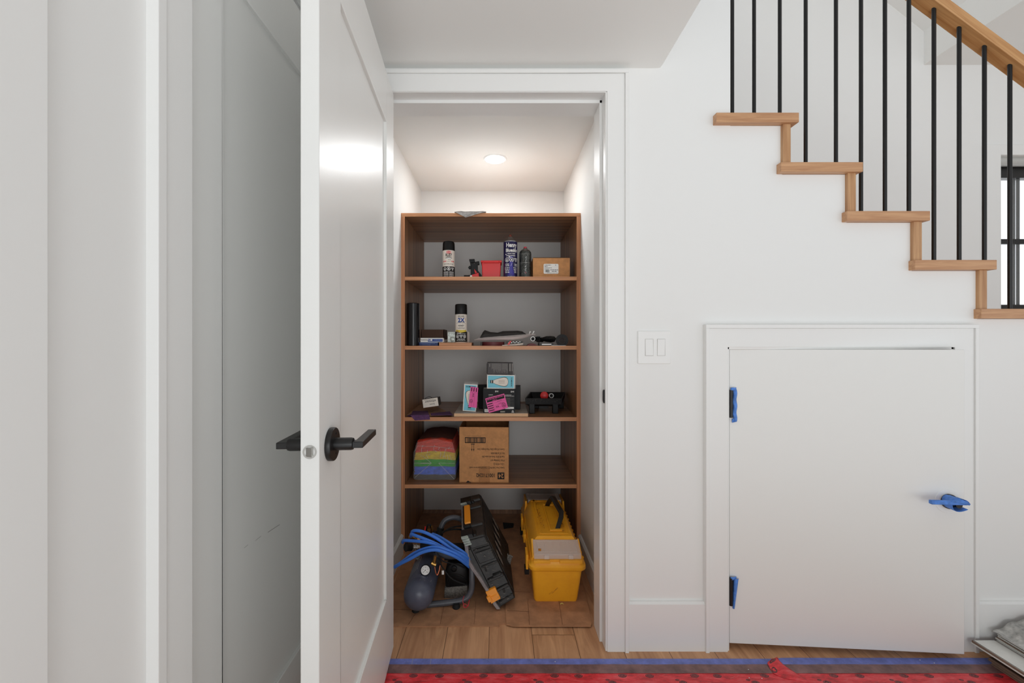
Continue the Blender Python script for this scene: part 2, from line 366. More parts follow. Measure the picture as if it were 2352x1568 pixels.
# baseboards
def baseb(name, x0, x1, yf=YW, h=.18, t=.015):
    g = G(); pr = [(0, 0), (t, 0), (t, h-.008), (t-.003, h-.006), (t-.006, h-.001), (0, h)]
    g.prism([(x0, yf-a, z) for a, z in pr], (x1-x0, 0, 0)); return struct(name, g, M['trim'], smooth=False)
baseb('baseboard_right', .476, .756); baseb('baseboard_far_right', 1.752, 3.0)
for nm, x, sgn in (('baseboard_closet_left', XL, 1), ('baseboard_closet_right', XR, -1)):
    g = G(); g.prism([(x+sgn*a, YC, z) for a, z in ((0, 0), (.014, 0), (.014, .096), (.006, .104), (0, .104))], (0, 2.258-YC, 0)); struct(nm, g, M['trim'], smooth=False)
# window of the stairwell
wn = G()
yw = YB
wn.box(WX0-.108, WX0, yw-.018, yw, WZ0-.1, WZ1+.068); wn.box(WX1, WX1+.108, yw-.018, yw, WZ0-.1, WZ1+.068)
wn.box(WX0, WX1, yw-.018, yw, WZ1, WZ1+.068); wn.box(WX0, WX1, yw-.018, yw, WZ0-.1, WZ0)
win = struct('window_1', wn, M['trim'], bev=.001)
yf = YB+.09
f = G(); f.box(WX0, WX0+.012, yf-.02, yf+.03, WZ0, WZ1); f.box(WX1-.05, WX1, yf-.02, yf+.03, WZ0, WZ1)
zt = P(0, 386, yf).z; f.box(WX0, WX1, yf-.02, yf+.03, zt-.075, WZ1); f.box(WX0, WX1, yf-.02, yf+.03, WZ0, P(0, 700, yf).z)
obj('window_frame', f, M['black'], win)
f = G(); zm = P(0, 555, yf).z; f.box(WX0, WX1, yf-.008, yf-.001, zm-.017, zm+.017); f.box(WX0, WX1, yf+.0045, yf+.012, zm-.017, zm+.017); xm = 3.627; f.box(xm-.011, xm+.011, yf+.0045, yf+.009, WZ0, zt-.05); f.box(xm-.009, xm+.009, yf+.028, yf+.032, WZ0, zt-.05)
obj('muntin', f, M['black'], win)
f = G(); f.box(WX0, WX1, yf, yf+.004, WZ0, WZ1); gm = mat('window_glass', (245, 248, 248), .02, alpha=.08); obj('pane', f, gm, win)
g = G(); zb = P(0, 372, YB+.045).z; g.cyl((WX0+.004, YB+.04, zb+.002), (WX1-.004, YB+.04, zb+.002), .034, n=28)
tag(obj('roller_blind', g, mat('blind_fabric', (196, 196, 192), .35, .2)), 'rolled up silver grey blind at the head of the stairwell window', 'blind')

# ================================================================ DOORS
def shaker(g, W, t, zb, zt, rail_t, rail_b, stile, rec=.009):
    """local: x along width 0..W, y thickness 0..t ; both faces recessed"""
    g.box(0, stile, 0, t, zb, zt); g.box(W-stile, W, 0, t, zb, zt)
    g.box(stile, W-stile, 0, t, rail_t, zt); g.box(stile, W-stile, 0, t, zb, rail_b)
    g.box(stile-.005, W-stile+.005, rec, t-rec, rail_b-.005, rail_t+.005)
# closet door, open
hp = Vector((-.3845, 1.546, 0)); fp = Vector((-.3333, .784, 0)); d = (fp-hp).normalized(); W = (fp-hp).length
nrm = Vector((d.y, -d.x, 0));  nrm = -nrm if nrm.x > 0 else nrm      # points left
DM = Matrix.Translation(hp) @ Matrix(((d.x, nrm.x, 0, 0), (d.y, nrm.y, 0, 0), (0, 0, 1, 0), (0, 0, 0, 1)))
g = G(DM); shaker(g, W, .034, .018, 2.04, 1.872, .268, .13)
door = struct('door_1', g, M['door'], bev=.0015, origin=hp)
hz = .930; hx = W-.06
def lever(side, parent):
    y0 = 0 if side < 0 else .034; s = side      # side -1 = right face (y<0)
    g = G(DM); g.lathe([(.0325, 0), (.033, .002), (.033, .009), (.032, .0105)], (hx, y0, hz), (0, s, 0), 40)
    h = obj('rosette', g, M['black'], parent)
    g = G(DM); ye = y0+s*.052
    g.lathe([(.0125, .008), (.0125, .042), (.0115, .046)], (hx, y0, hz), (0, s, 0), 28)
    obj('spindle', g, M['black'], h); g = G(DM)
    ol = [(hx-.009, .0455), (hx+.009, .0455), (hx+.009, .067), (hx-.110, .067), (hx-.110, .049), (hx-.009, .049)]
    g.prism([(a, y0+s*c, hz-.007) for a, c in ol], (0, 0, .013))
    obj('lever', g, M['black'], h, bev=.0015)
    g = G(DM)
    for dz in (.02, -.02): g.lathe([(.0022, 0), (.0022, .0113)], (hx-.006, y0, hz+dz), (0, s, 0), 10)
    obj('screw', g, M['blackp'], h)
lever(-1, door); lever(1, door)
g = G(DM); g.lathe([(.0128, -.01), (.0128, .0008), (.0095, .0008), (.0095, -.004)], (W, .017, hz), (1, 0, 0), 36)
lt = obj('latch', g, M['chrome'], door)
g = G(DM); g.hexa([(W-.005, .0105, hz-.008), (W+.009, .0105, hz-.008), (W+.0015, .0235, hz-.008), (W-.005, .0235, hz-.008), (W-.005, .0105, hz+.008), (W+.009, .0105, hz+.008), (W+.0015, .0235, hz+.008), (W-.005, .0235, hz+.008)])
obj('latch_bolt', g, M['chrome'], lt)
# left door, closed
DL = Matrix.Translation(Vector((XD, DY0, 0))) @ Matrix(((0, -1, 0, 0), (1, 0, 0, 0), (0, 0, 1, 0), (0, 0, 0, 1)))
g = G(DL); shaker(g, DY1-DY0, .034, .018, OT-.002, 1.877, .29, .105)
d2 = struct('door_2', g, M['door'], bev=.0015)
g = G(DL)
g.S = lambda u, v: Vector((u, .0085, v))
g.disc(.245, .68, .014, .0004, 0, 8); g.rect(.19, .205, .684, .6846); g.rect(.285, .34, .6725, .6735, 0, 1, -.09)
tag(obj('scuff_mark', g, mat('pencil_scuff', (130, 128, 124), .8), d2), kind='stuff')
# small door, ajar
hp2 = Vector((.852, 1.556, 0)); fp2 = Vector((1.657, 1.500, 0)); d_ = (fp2-hp2).normalized(); W2 = (fp2-hp2).length; n2 = Vector((-d_.y, d_.x, 0))
SM = Matrix.Translation(hp2) @ Matrix(((d_.x, n2.x, 0, 0), (d_.y, n2.y, 0, 0), (0, 0, 1, 0), (0, 0, 0, 1)))
g = G(SM); g.box(0, W2, 0, .034, .023, 1.106); d3 = struct('door_3', g, M['door'], bev=.0015, origin=hp2)
for zc_, hh, top in ((P(0, 928, 1.55).z, .098, True), (P(0, 1359, 1.55).z, .098, False)):
    g = G(SM); g.cyl((.002, -.006, zc_-hh/2), (.002, -.006, zc_+hh/2), .0062, n=16)
    for k in range(1, 5): g.lathe([(.0066, -.0006), (.0066, .0006)], (.002, -.006, zc_-hh/2+k*hh/5), n=16)
    g.box(-.002, .018, -.0025, 0, zc_-hh/2, zc_+hh/2); g.lathe([(.007, 0), (.007, .003)], (.002, -.006, zc_+hh/2), n=16)
    h = obj('hinge', g, M['black'], d3)
    g = G(SM)
    def tp(u, v, top=top, zc_=zc_):
        if top: x = .0105+.014*u+.0015*math.sin(v*16); z = zc_-.064+v*.118; y = -.003-.007*math.sin(u*3)*abs(math.sin(v*9+1))
        else: x = .010+.0025*v+(.006+.0115*v)*u; z = zc_-.062+v*.113; y = -.003-.008*math.sin(u*3)*(.4+.6*v)
        return (x, y, z)
    g.grid(tp, 5, 16)
    a = zc_+(.050 if top else .046)
    g.grid(lambda u, v: (-.001+.022*u, -.010-.003*math.sin(u*5), a+.011*v*(1 if u < .5 else .75)+.004*u), 5, 3)
    if top: g.grid(lambda u, v: (.007+.016*u, -.005, zc_-.068+.014*v+.004*u), 3, 2)
    tobj = obj('masking_tape', g, M['tape'], h); sm = tobj.modifiers.new('s', 'SOLIDIFY'); sm.thickness = .0006
# small door lever wrapped in tape
hc = Vector((W2-.055, 0, P(0, 1151, 1.5).z))
g = G(SM); g.lathe([(.0435, 0), (.0435, .0008), (.043, .0012)], hc, (0, -1, 0), 40)
mk = obj('paper_disc', g, M['trim'], d3)
g = G(SM); g.lathe([(.026, 0), (.026, .009), (.0245, .011)], hc, (0, -1, 0), 32); g.lathe([(.011, .01), (.011, .04)], hc, (0, -1, 0), 20)
rs = obj('rosette', g, M['black'], d3)
hz2 = hc.z+.010
g = G(SM); g.box(hc.x-.098, hc.x+.020, -.050, -.036, hz2-.007, hz2+.007); lv = obj('lever', g, M['tape'], rs, bev=.003)
lv['label'] = 'lever wrapped in blue tape'
g = G(SM)
def wrap(u, v):
    a = math.pi*(.55+u*1.25); r = .0275+.002*math.sin(u*13)+v*.001
    return (hc.x+.001+r*math.cos(a), -.004-v*.040, hc.z+.002+r*.82*math.sin(a))
g.grid(wrap, 14, 4)
g.grid(lambda u, v: (hc.x+.004+(.026+.004*v)*math.cos(.2+.9*u), -.012-.03*v, hc.z+(.022)*math.sin(.2+.9*u)), 6, 3)
g.poly([(hc.x-.040, -.051, hz2+.0072), (hc.x+.022, -.051, hz2-.006), (hc.x+.026, -.05, hz2-.001), (hc.x-.008, -.047, hz2+.018), (hc.x-.014, -.047, hz2+.016)])
g.poly([(hc.x-.02, -.034, hz2-.006), (hc.x+.018, -.034, hz2-.006), (hc.x+.002, -.03, hz2-.024)])
tobj = obj('masking_tape', g, M['tape'], rs); sm = tobj.modifiers.new('s', 'SOLIDIFY'); sm.thickness = .0006

# switch plate
g = G(); p0 = P(1464, 835, YW); p1 = P(1539, 760, YW); g.box(p0.x, p1.x, YW-.006, YW+.001, p0.z, p1.z)
sw = tag(obj('light_switch', g, M['white'], bev=.002), 'white two-gang rocker switch plate on the wall right of the closet', 'switch')
for a, b, tilt in ((1481, 1498.5, .0025), (1508.5, 1525.5, -.0025)):
    g = G(); q0 = P(a, 816, YW); q1 = P(b, 779, YW)
    g.hexa([(q0.x, YW-.0075-tilt/2, q0.z), (q1.x, YW-.0075-tilt/2, q0.z), (q1.x, YW-.004, q0.z), (q0.x, YW-.004, q0.z), (q0.x, YW-.0075+tilt/2, q1.z), (q1.x, YW-.0075+tilt/2, q1.z), (q1.x, YW-.004, q1.z), (q0.x, YW-.004, q1.z)])
    obj('rocker', g, M['white'], sw, bev=.0006)
    g = G()
    for x0, x1, z0, z1 in ((q0.x-.0012, q0.x-.0002, q0.z-.001, q1.z+.001), (q1.x+.0002, q1.x+.0012, q0.z-.001, q1.z+.001), (q0.x-.001, q1.x+.001, q0.z-.0014, q0.z-.0004), (q0.x-.001, q1.x+.001, q1.z+.0004, q1.z+.0014)):
        g.box(x0, x1, YW-.0066, YW-.0055, z0, z1)
    obj('rocker_gap', g, mat('switch_gap', (196, 194, 190), .6), sw)
# downlight
lt = thing('recessed_ceiling_light', LAMP, 'small round recessed downlight glowing in the closet ceiling', 'ceiling light')
g = G(); g.lathe([(.066, .003), (.066, -.001), (.062, -.004), (.056, -.004), (.054, 0), (.054, .003)], (LAMP.x, LAMP.y, 2.15), n=48); obj('trim_ring', g, M['white'], lt)
g = G(); g.lathe([(.0545, -.0008), (.0545, -.003)], (LAMP.x, LAMP.y, 2.15), n=48); obj('diffuser', g, M['lampglow'], lt)

# ================================================================ STAIRS
st = thing('staircase', (1.5, 2.2, 0), 'oak staircase treads and risers climbing to the left along the white wall', 'stairs')
YT = 1.535
for i, (a, b, z) in enumerate(T[:6]):
    g = G(); g.box(a, b, YT, YB-.002, z-.035, z); obj('tread', g, M['oak'], st, bev=.0015)
    g = G(); r = RX[i]; g.box(r[0], r[1], YT+.012, YB-.002, T[i+1][2], z-.035); obj('riser', g, M['oakv'], st, bev=.001)
rl = thing('stair_railing', (1.5, 1.603, 1.2), 'sloping oak handrail on thin black metal balusters beside the stairs', 'railing')
g = G(); zr = lambda x: 3.618-.741*x
g.hexa([(.86, 1.575, zr(.86)), (2.55, 1.575, zr(2.55)), (2.55, 1.632, zr(2.55)), (.86, 1.632, zr(.86)), (.86, 1.575, zr(.86)+.043), (2.55, 1.575, zr(2.55)+.043), (2.55, 1.632, zr(2.55)+.043), (.86, 1.632, zr(.86)+.043)])
obj('handrail', g, M['oakrail'], rl, bev=.002)
for px, ti in ((1682, 0), (1732, 0), (1791, 0), (1850.5, 1), (1920, 1), (1977.5, 2), (2032.5, 2), (2087.5, 2), (2145, 3), (2203, 3), (2261, 3), (2319.5, 4), (2378, 4)):
    x = (px-VX)*1.6/F; g = G(); g.cyl((x, 1.6, T[ti][2]-.002), (x, 1.6, zr(x)+.012), .0066, n=16); obj('baluster', g, M['black'], rl)

# unseen cap over the open stairwell, added to darken its back wall
g = G(); g.box(.857, 4.6, -.4, YB, 3.9, 4.0); g.box(.61, .857, -.4, YW, 3.9, 4.0); struct('ceiling_light_blocker', g, M['ceil'], smooth=False)
g = G(); g.box(4.6, 4.7, .9, YB+.15, 0, 5); struct('wall_light_blocker', g, M['wall'], smooth=False)  # unseen end wall, added to keep light out of the stairwell

# ================================================================ BOOKCASE
YF = 2.26; SX = F/YF
bk = thing('bookcase', (-.04, 2.55, 0), 'tall open backed walnut laminate bookcase filling the back of the closet', 'bookcase')
bx0, bx1 = XL+.0005, XR-.0005
ix0, ix1 = -.502, .4187
def board(name, x0, x1, z0, z1, up=False):
    g = G(); g.box(x0, x1, YF+.001, YB-.004, z0, z1, 0); g.box(x0, x1, YF, YF+.001, z0, z1, 1)
    return obj(name, g, [M['walz'], M['edgz']] if up else [M['walx'], M['edgx']], bk, bev=.0006)
board('side_panel', bx0, ix0, 0, 1.804, True); board('side_panel', ix1, bx1, 0, 1.804, True)
board('top_panel', bx0, bx1, 1.8042, 1.823)
SZ = [1.4825, 1.1117, .7294, .3695]
for z in SZ: board('shelf', ix0+.0003, ix1-.0003, z-.0205, z)

# ---------------------------------------------------------------- surfaces to print on
def flat(x0, z0, y, M_=None):      # u right, v up, origin x0,z0 on a plane facing the camera
    return lambda u, v: Vector((x0+u, y, z0+v))
def onq(c00, c10, c11, c01, off=.0004):   # bilinear over a quad, u,v in 0..1
    c = [Vector(p) for p in (c00, c10, c11, c01)]; n = (c[1]-c[0]).cross(c[3]-c[0]).normalized()*off
    return lambda u, v: (c[0]*(1-u)+c[1]*u)*(1-v)+(c[3]*(1-u)+c[2]*u)*v+n
def oncyl(cx, cy, r, z0, off=.0003, turn=0):   # u along circumference (0 = facing camera)
    f = math.atan2(cx, cy)+turn
    return lambda u, v: Vector((cx+(r+off)*math.sin(u/r-f), cy-(r+off)*math.cos(u/r-f), z0+v))
def bars(g, u0, u1, v, h, m, n=6, seed=1, gap=.25):   # a line of print too small to read
    rr = random.Random(seed); u = u0
    while u < u1-h*.4:
        wd = min(h*(.8+rr.random()*2.4), u1-u); g.rect(u, u+wd, v-h*.32, v+h*.32, m, 2); u += wd+h*.45
def wsym(g, u, v, r, mw, mk, kind, S2):
    """white framed hazard symbol on dark ground"""
    if kind == 'tri':
        def tri(sc, m):
            n = 8; c = v+.1*r; q = []
            for k in range(n+1): x = -1+2*k/n; q += [g.S(u+x*r*sc, c+.65*r*sc), g.S(u+x*r*sc, c+.65*r*sc-1.75*r*sc*(1-abs(x)))]
            g.add(q, [(2*k, 2*k+1, 2*k+3, 2*k+2) for k in range(n)], m)
        tri(1, mw); S = g.S; g.S = S2; tri(.62, mk); g.S = lambda a, b: S2(a, b)+(S2(a, b)-S(a, b))
        g.rect(u-.09*r, u+.09*r, v-.1*r, v+.4*r, mw); g.S = S
    else:
        g.disc(u, v, r, r, mw, 8, 0, math.pi/8); S = g.S; g.S = S2; g.disc(u, v, r*.78, r*.78, mk, 8, 0, math.pi/8)
        S3 = lambda a, b: S2(a, b)+(S2(a, b)-S(a, b)); g.S = S3
        if kind == 'flame': g.add([g.S(u+x*r, v+y*r) for x, y in ((-.32, -.45), (.32, -.45), (.36, -.1), (.12, .2), (.05, .5), (-.2, .1), (-.36, -.1))], [tuple(range(7))], mw)
        else:
            g.disc(u, v+.12*r, .3*r, .32*r, mw, 12); g.rect(u-.45*r, u+.45*r, v-.42*r, v-.3*r, mw, 1, .45); g.rect(u-.45*r, u+.45*r, v-.42*r, v-.3*r, mw, 1, -.45)
        g.S = S
def can(cx, cy, r, z, prof_body):
    g = G(); g.lathe(prof_body, (cx, cy, z), n=40); return g

# ================================================================ SHELF 1 (top)
z1 = SZ[0]
# white and black primer can
cx, cy, r = -.275, 2.33, .0335
t = thing('spray_can', (cx, cy, z1), 'white spray can with black cap and red oval logo on the top shelf', 'spray can')
g = can(cx, cy, r, z1, [(r-.002, 0), (r, .002), (r, .150), (r-.003, .153)])
k = len(g.f); 
def patch(g, cx, cy, r, z, v0, v1, m, off=.0002, a=1.5):
    g.S = oncyl(cx, cy, r, z, off); g.rect(-r*a, r*a, v0, v1, m, 24)
patch(g, cx, cy, r, z1, .0, .062, 2, .00015)
g.S = oncyl(cx, cy, r, z1, .0003)
g.disc(0, .139, .0165, .0078, 3); g.S = oncyl(cx, cy, r, z1, .0005); g.disc(0, .139, .0145, .006, 1, inner=.93); g.text('KRYLON', 0, .139, .0085, 1, bold=.02)
g.S = oncyl(cx, cy, r, z1, .0003)
g.text('RUST', 0, .1235, .0225, 2, sx=.68, bold=.035); bars(g, -.015, .015, .1145, .002, 2, seed=3)
g.disc(0, .107, .019, .0042, 2, 20); g.S = oncyl(cx, cy, r, z1, .0005); g.disc(0, .105, .016, .0036, 1, 20); bars(g, -.012, .012, .106, .002, 2, seed=8)
g.S = oncyl(cx, cy, r, z1, .0003)
bars(g, -.004, .012, .097, .0036, 2, seed=4); g.rect(-.033, -.014, .0865, .0925, 3, 6); g.rect(.014, .033, .0865, .0925, 3, 6)
g.S = oncyl(cx, cy, r, z1, .0005); bars(g, -.028, -.016, .0895, .003, 1, seed=5); bars(g, .016, .028, .0895, .003, 1, seed=6)
g.S = oncyl(cx, cy, r, z1, .0003); bars(g, -.009, .009, .088, .002, 2, seed=7); bars(g, -.028, .028, .0755, .0034, 2, seed=9); bars(g, -.026, .026, .070, .0022, 2, seed=10)
A, B = oncyl(cx, cy, r, z1, .0004), oncyl(cx, cy, r, z1, .0006)
g.S = A; wsym(g, -.023, .048, .0098, 1, 2, 'flame', B); wsym(g, 0, .049, .0105, 1, 2, 'skull', B); wsym(g, .023, .048, .0098, 1, 2, 'tri', B)
g.S = A
for i in range(5): bars(g, -.032, -.002, .032-i*.0058, .0034, 1, seed=20+i); bars(g, .003, .032, .032-i*.0058, .0034, 1, seed=30+i)
obj('can_body', g, [M['cream'], M['whiteprint'], M['ink'], M['red']], t)
g = can(cx, cy, r, z1, [(r-.001, .150), (r+.0005, .152), (r-.001, .192), (r-.004, .2), (r-.012, .2035), (0.001, .204)]); obj('cap', g, M['blackp'], t)
# black trigger tool with red lever
def pl(pts, Y, th, g, m=0): g.prism([P(a, b, Y) for a, b in pts], (0, th, 0), m)
t = thing('caulking_clamp', tuple(P(1088, 635, 2.36)), 'small black upright clamp tool with red trigger beside the red box', 'tool')
t.location.z = z1; ORG[t.name] = Vector(t.location)
Y = 2.35
g = G(); pl([(1081, 638), (1081, 613), (1079.5, 603), (1097, 605), (1097.5, 638)], Y, .03, g); pl([(1078, 599), (1077.5, 595), (1090, 594.5), (1090, 597), (1092, 602), (1079.5, 603)], Y-.002, .02, g)
pl([(1090, 602), (1095, 600), (1100.5, 599.5), (1101, 607), (1097, 608)], Y+.002, .02, g); pl([(1075, 614), (1078, 610), (1083, 611), (1083, 617), (1077, 617)], Y, .02, g)
pl([(1065.5, 631.5), (1085, 631.5), (1085, 639), (1065.5, 639)], Y, .02, g); pl([(1097, 620), (1106.5, 632), (1107, 639), (1090, 639)], Y+.004, .02, g); obj('clamp_body', g, M['blackp'], t, bev=.001)
g = G(); pl([(1083, 631), (1099, 626), (1100.5, 637), (1084, 637.5)], Y-.006, .02, g); pl([(1089, 617), (1096, 626), (1091, 627.5)], Y-.004, .01, g); obj('trigger', g, M['red'], t, bev=.001)
g = G(); g.lathe([(.0062, 0), (.0062, .004)], P(1082, 634.5, Y-.006), (0, -1, 0), 24); obj('pivot_ring', g, M['chrome'], t)
# red box
t = thing('red_bin', (-.04, 2.36, z1), 'small red plastic bin with flared rim on the top shelf', 'bin')
g = G(); X0, X1 = (1107-VX)/415.9, (1150-VX)/415.9; zt_ = 1.135+(784-598)/415.9
g.hexa([(X0+.002, 2.332, z1), (X1-.002, 2.332, z1), (X1-.002, 2.41, z1), (X0+.002, 2.41, z1), (X0-.002, 2.328, zt_), (X1+.002, 2.328, zt_), (X1+.002, 2.414, zt_), (X0-.002, 2.414, zt_)])
obj('bin_body', g, M['red'], t, bev=.004)
g = G(); g.box(X0-.006, X1+.006, 2.322, 2.42, zt_-.012, zt_-.001); g.box(X0+.006, X0+.011, 2.319, 2.325, zt_-.016, zt_-.004); g.box(X1-.013, X1-.008, 2.319, 2.325, zt_-.016, zt_-.004); g.box(X0+.009, X1-.01, 2.3195, 2.323, zt_-.015, zt_-.011)
obj('rim', g, M['red'], t, bev=.003)
# tall blue can
cx, cy, r = .0655, 2.33, .038
t = thing('spray_can', (cx, cy, z1), 'tall dark blue spray can with white lettering and brown nozzle', 'spray can')
g = can(cx, cy, r, z1, [(r-.002, 0), (r, .002), (r, .196), (r-.001, .198)])
A, B = oncyl(cx, cy, r, z1, .0004), oncyl(cx, cy, r, z1, .0006)
g.S = oncyl(cx, cy, r, z1, .0002)
for i in range(10):     # brighter blue flare widening to the base
    v = i*.0115; wd = .009+max(0, (.05-v))*.25; g.rect(.004-wd, .004+wd, v, v+.0115, 2, 4)
g.S = A
g.text('Henry', .007, .178, .033, 1, sx=.76, bold=.03); g.text('Blueskin', .0085, .1495, .026, 1, sx=.82, bold=.03)
g.text('SPRAY PREP', .006, .1305, .0085, 1, bold=.02); g.disc(-.026, .127, .0042, .0034, 1, 8); g.text('APPRÊT À VAPORISER', .003, .1195, .0075, 1, sx=.72, bold=.02)
g.add([A(u, v) for u, v in ((-.012, .110), (-.006, .1175), (.0, .117), (.006, .112), (.006, .1065), (-.004, .1075))], [(0, 1, 2, 3, 4, 5)], 1)
wsym(g, -.019, .097, .0128, 1, 0, 'flame', B); wsym(g, .0075, .097, .0128, 1, 0, 'skull', B); wsym(g, .034, .097, .0128, 1, 0, 'tri', B)
g.text('EXTREME', -.019, .0735, .0075, 1, sx=.75, bold=.03); g.text('DANGER', -.018, .065, .0075, 1, sx=.8, bold=.03); g.text('DANGER', .034, .0735, .0075, 1, sx=.7, bold=.03); g.text('EXTRÊME', .035, .065, .0075, 1, sx=.7, bold=.03)
for i in range(4): bars(g, -.034+.001*i, -.005, .054-.0085*i, .0055, 1, seed=50+i); bars(g, .017+.002*i, .04, .054-.0085*i, .0055, 1, seed=60+i)
g.rect(.005, .0062, .062, .079, 1, 1, -.4); g.text('NET WT 20 OZ', .006, .006, .0062, 1, bold=.02)
obj('can_body', g, [mat('dark_blue_can_paint', (34, 30, 78), .3), M['whiteprint'], mat('bright_blue_can_paint', (62, 56, 160), .3)], t)
g = can(cx, cy, r, z1, [(r+.0005, .197), (r+.0005, .201), (r-.003, .2035), (r-.004, .2045), (.0165, .221), (.0135, .2255), (.013, .227), (.004, .2275)]); obj('dome', g, M['silver'], t)
g = can(cx, cy, r, z1, [(.0045, .227), (.0045, .230), (.0075, .2315), (.008, .236), (.006, .2405), (.002, .243), (.0005, .2432)]); obj('nozzle', g, mat('brown_nozzle', (128, 62, 48), .35), t)
# grey can
cx, cy, r = .1478, 2.335, .0335
t = thing('spray_can', (cx, cy, z1), 'smeared dark grey spray can without cap and with a red nozzle', 'spray can')
g = can(cx, cy, r, z1, [(r-.002, 0), (r, .002), (r, .137), (r-.002, .141), (r-.001, .144), (r-.006, .151)])
g.S = oncyl(cx, cy, r, z1, .0003)
rr = random.Random(4)
for i in range(70): u = rr.uniform(-.03, .03); v = rr.uniform(.01, .13); g.rect(u, u+.0007, v, v+rr.uniform(.002, .012), 1)
g.rect(-.033, .033, .083, .0842, 1, 10); g.rect(-.033, .033, .131, .1322, 1, 10); g.rect(-.012, -.001, 0, .006, 2, 3)
for i in range(9): g.rect(.002+rr.uniform(-.006, .006), .004+rr.uniform(-.004, .006), .03+i*.01, .034+i*.01, 1, 1, .8)
g.rect(-.004, .007, .024, .032, 3, 3, -.8)
obj('can_body', g, [mat('smeared_can_paint', (66, 68, 66), .35, .5, var=.5, vs=50), M['silver'], M['whiteprint'], M['redd']], t)
g = can(cx, cy, r, z1, [(r-.006, .151), (r-.009, .156), (.0155, .160), (.012, .1655), (.011, .167), (.003, .168)]); obj('dome', g, M['silver'], t)
g = can(cx, cy, r, z1, [(.0085, .166), (.009, .173), (.0075, .1755), (.001, .176)]); obj('nozzle', g, mat('pink_red_nozzle', (200, 50, 70), .35), t)
# cardboard box with label
t = thing('cardboard_box', (.29, 2.37, z1), 'brown cardboard box with a white barcode sticker at right of the top shelf', 'box')
X0, X1, Z1 = .190, .3895, 1.5905
g = G(); g.box(X0, X1, 2.30, 2.44, z1, Z1); g.box(X0-.002, X0+.001, 2.30, 2.44, z1, Z1+.001); obj('carton', g, M['card'], t, bev=.001)
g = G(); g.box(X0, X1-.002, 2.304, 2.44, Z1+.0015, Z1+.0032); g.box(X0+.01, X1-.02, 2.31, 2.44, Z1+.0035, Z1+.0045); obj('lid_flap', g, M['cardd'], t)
g = G(); g.S = flat(0, 0, 2.2995); l0, l1 = .246, .327; b0, b1 = 1.504, 1.558
g.prism([(x, 2.2997, z) for x, z in ((l0+.004, b0), (l1-.004, b0), (l1, b0+.004), (l1, b1-.004), (l1-.004, b1), (l0+.004, b1), (l0, b1-.004), (l0, b0+.004))], (0, -.0004, 0), 0)
g.S = flat(0, 0, 2.2990)
bars(g, l0+.005, l0+.040, b1-.007, .004, 1, seed=1); bars(g, l0+.005, l0+.022, b1-.0145, .004, 1, seed=2); bars(g, l0+.005, l0+.045, b1-.022, .0034, 1, seed=3); bars(g, l0+.005, l0+.03, b1-.029, .003, 1, seed=4)
bars(g, l0+.036, l1-.002, b1-.033, .004, 1, seed=5); bars(g, l0+.044, l1-.01, b1-.041, .0045, 1, seed=6); bars(g, l0+.02, l1-.005, b0+.004, .0022, 1, seed=7); bars(g, l0+.063, l0+.068, b1-.007, .004, 1, seed=9)
rr = random.Random(2); u = l0+.008
while u < l0+.032: wd = rr.choice((.0006, .001, .0015)); g.rect(u, u+wd, b0+.008, b0+.022, 1); u += wd+rr.choice((.0006, .001))
obj('shipping_label', g, [M['whiteprint'], M['ink']], t)

# ================================================================ TOP OF BOOKCASE
t = thing('crumpled_foil_sheet', tuple(P(1085, 489, 2.27)), 'crumpled silver paper sheet drooping over the front edge of the bookcase top', 'sheet')
t.location.z = 1.823; ORG[t.name] = Vector(t.location); t.location.x = -.14; ORG[t.name] = Vector(t.location)
g = G(); rr = random.Random(5)
A_, B_, C_ = P(1044, 487.5, 2.252), P(1115, 486, 2.256), P(1069, 499.5, 2.252)
def fs(u, v):
    p = A_*(1-u)+B_*u; q = C_; r_ = p*(1-v)+q*v; return (r_.x+.004*math.sin(u*14), r_.y-.004-.006*abs(math.sin(u*9+v*5)), r_.z+.0015*math.sin(u*23))
g.grid(fs, 24, 6)
g.grid(lambda u, v: ((A_*(1-u)+B_*u).x+.004*math.sin(u*14)*(1-v), 2.252-.004+v*.12-.006*abs(math.sin(u*9))*(1-v), max(1.8245, 1.8245+.002*abs(math.sin(u*7+v*4)))+(.0015 if v == 0 else 0)), 24, 6)
o = obj('foil', g, M['foil'], t); o.modifiers.new('s', 'SOLIDIFY').thickness = .0006
g = G(); g.box(P(1044, 0, 2.28).x, P(1190, 0, 2.28).x, 2.275, 2.5, 1.8232, 1.8265); tag(obj('flat_panel_offcut', g, M['white'], bev=.0005), 'thin flat white offcut lying on top of the bookcase under the silver sheet', 'offcut')

# ================================================================ SHELF 2
z2 = SZ[1]; K = F/2.32
cx, cy, r = -.4655, 2.302, .0345
g = G(); g.lathe([(r-.003, 0), (r, .002), (r, .229), (r-.004, .232), (r-.012, .2325), (r-.012, .225), (.0005, .225)], (cx, cy, z2), n=40)
for i, (a, w_) in enumerate(((-.1, .0012), (.35, .0012))):
    g.tube([(cx+(r+.0003)*math.sin(a+.05*math.sin(v*11+i)), cy-(r+.0003)*math.cos(a+.05*math.sin(v*11+i)), z2+.003+v*.226) for v in [k_/14 for k_ in range(15)]], w_, 6, 0, 2)
tag(obj('black_plastic_roll', g, mat('glossy_black_film', (18, 18, 21), .18)), 'upright roll of glossy black plastic at the left end of a shelf', 'roll')
zz = lambda py: H-(py-VY)/K
def litho(x0, x1, y0, y1, za, zb, name, m, label, cat='box', bev=.0008):
    g = G(); g.box(x0, x1, y0, y1, za, zb); return g
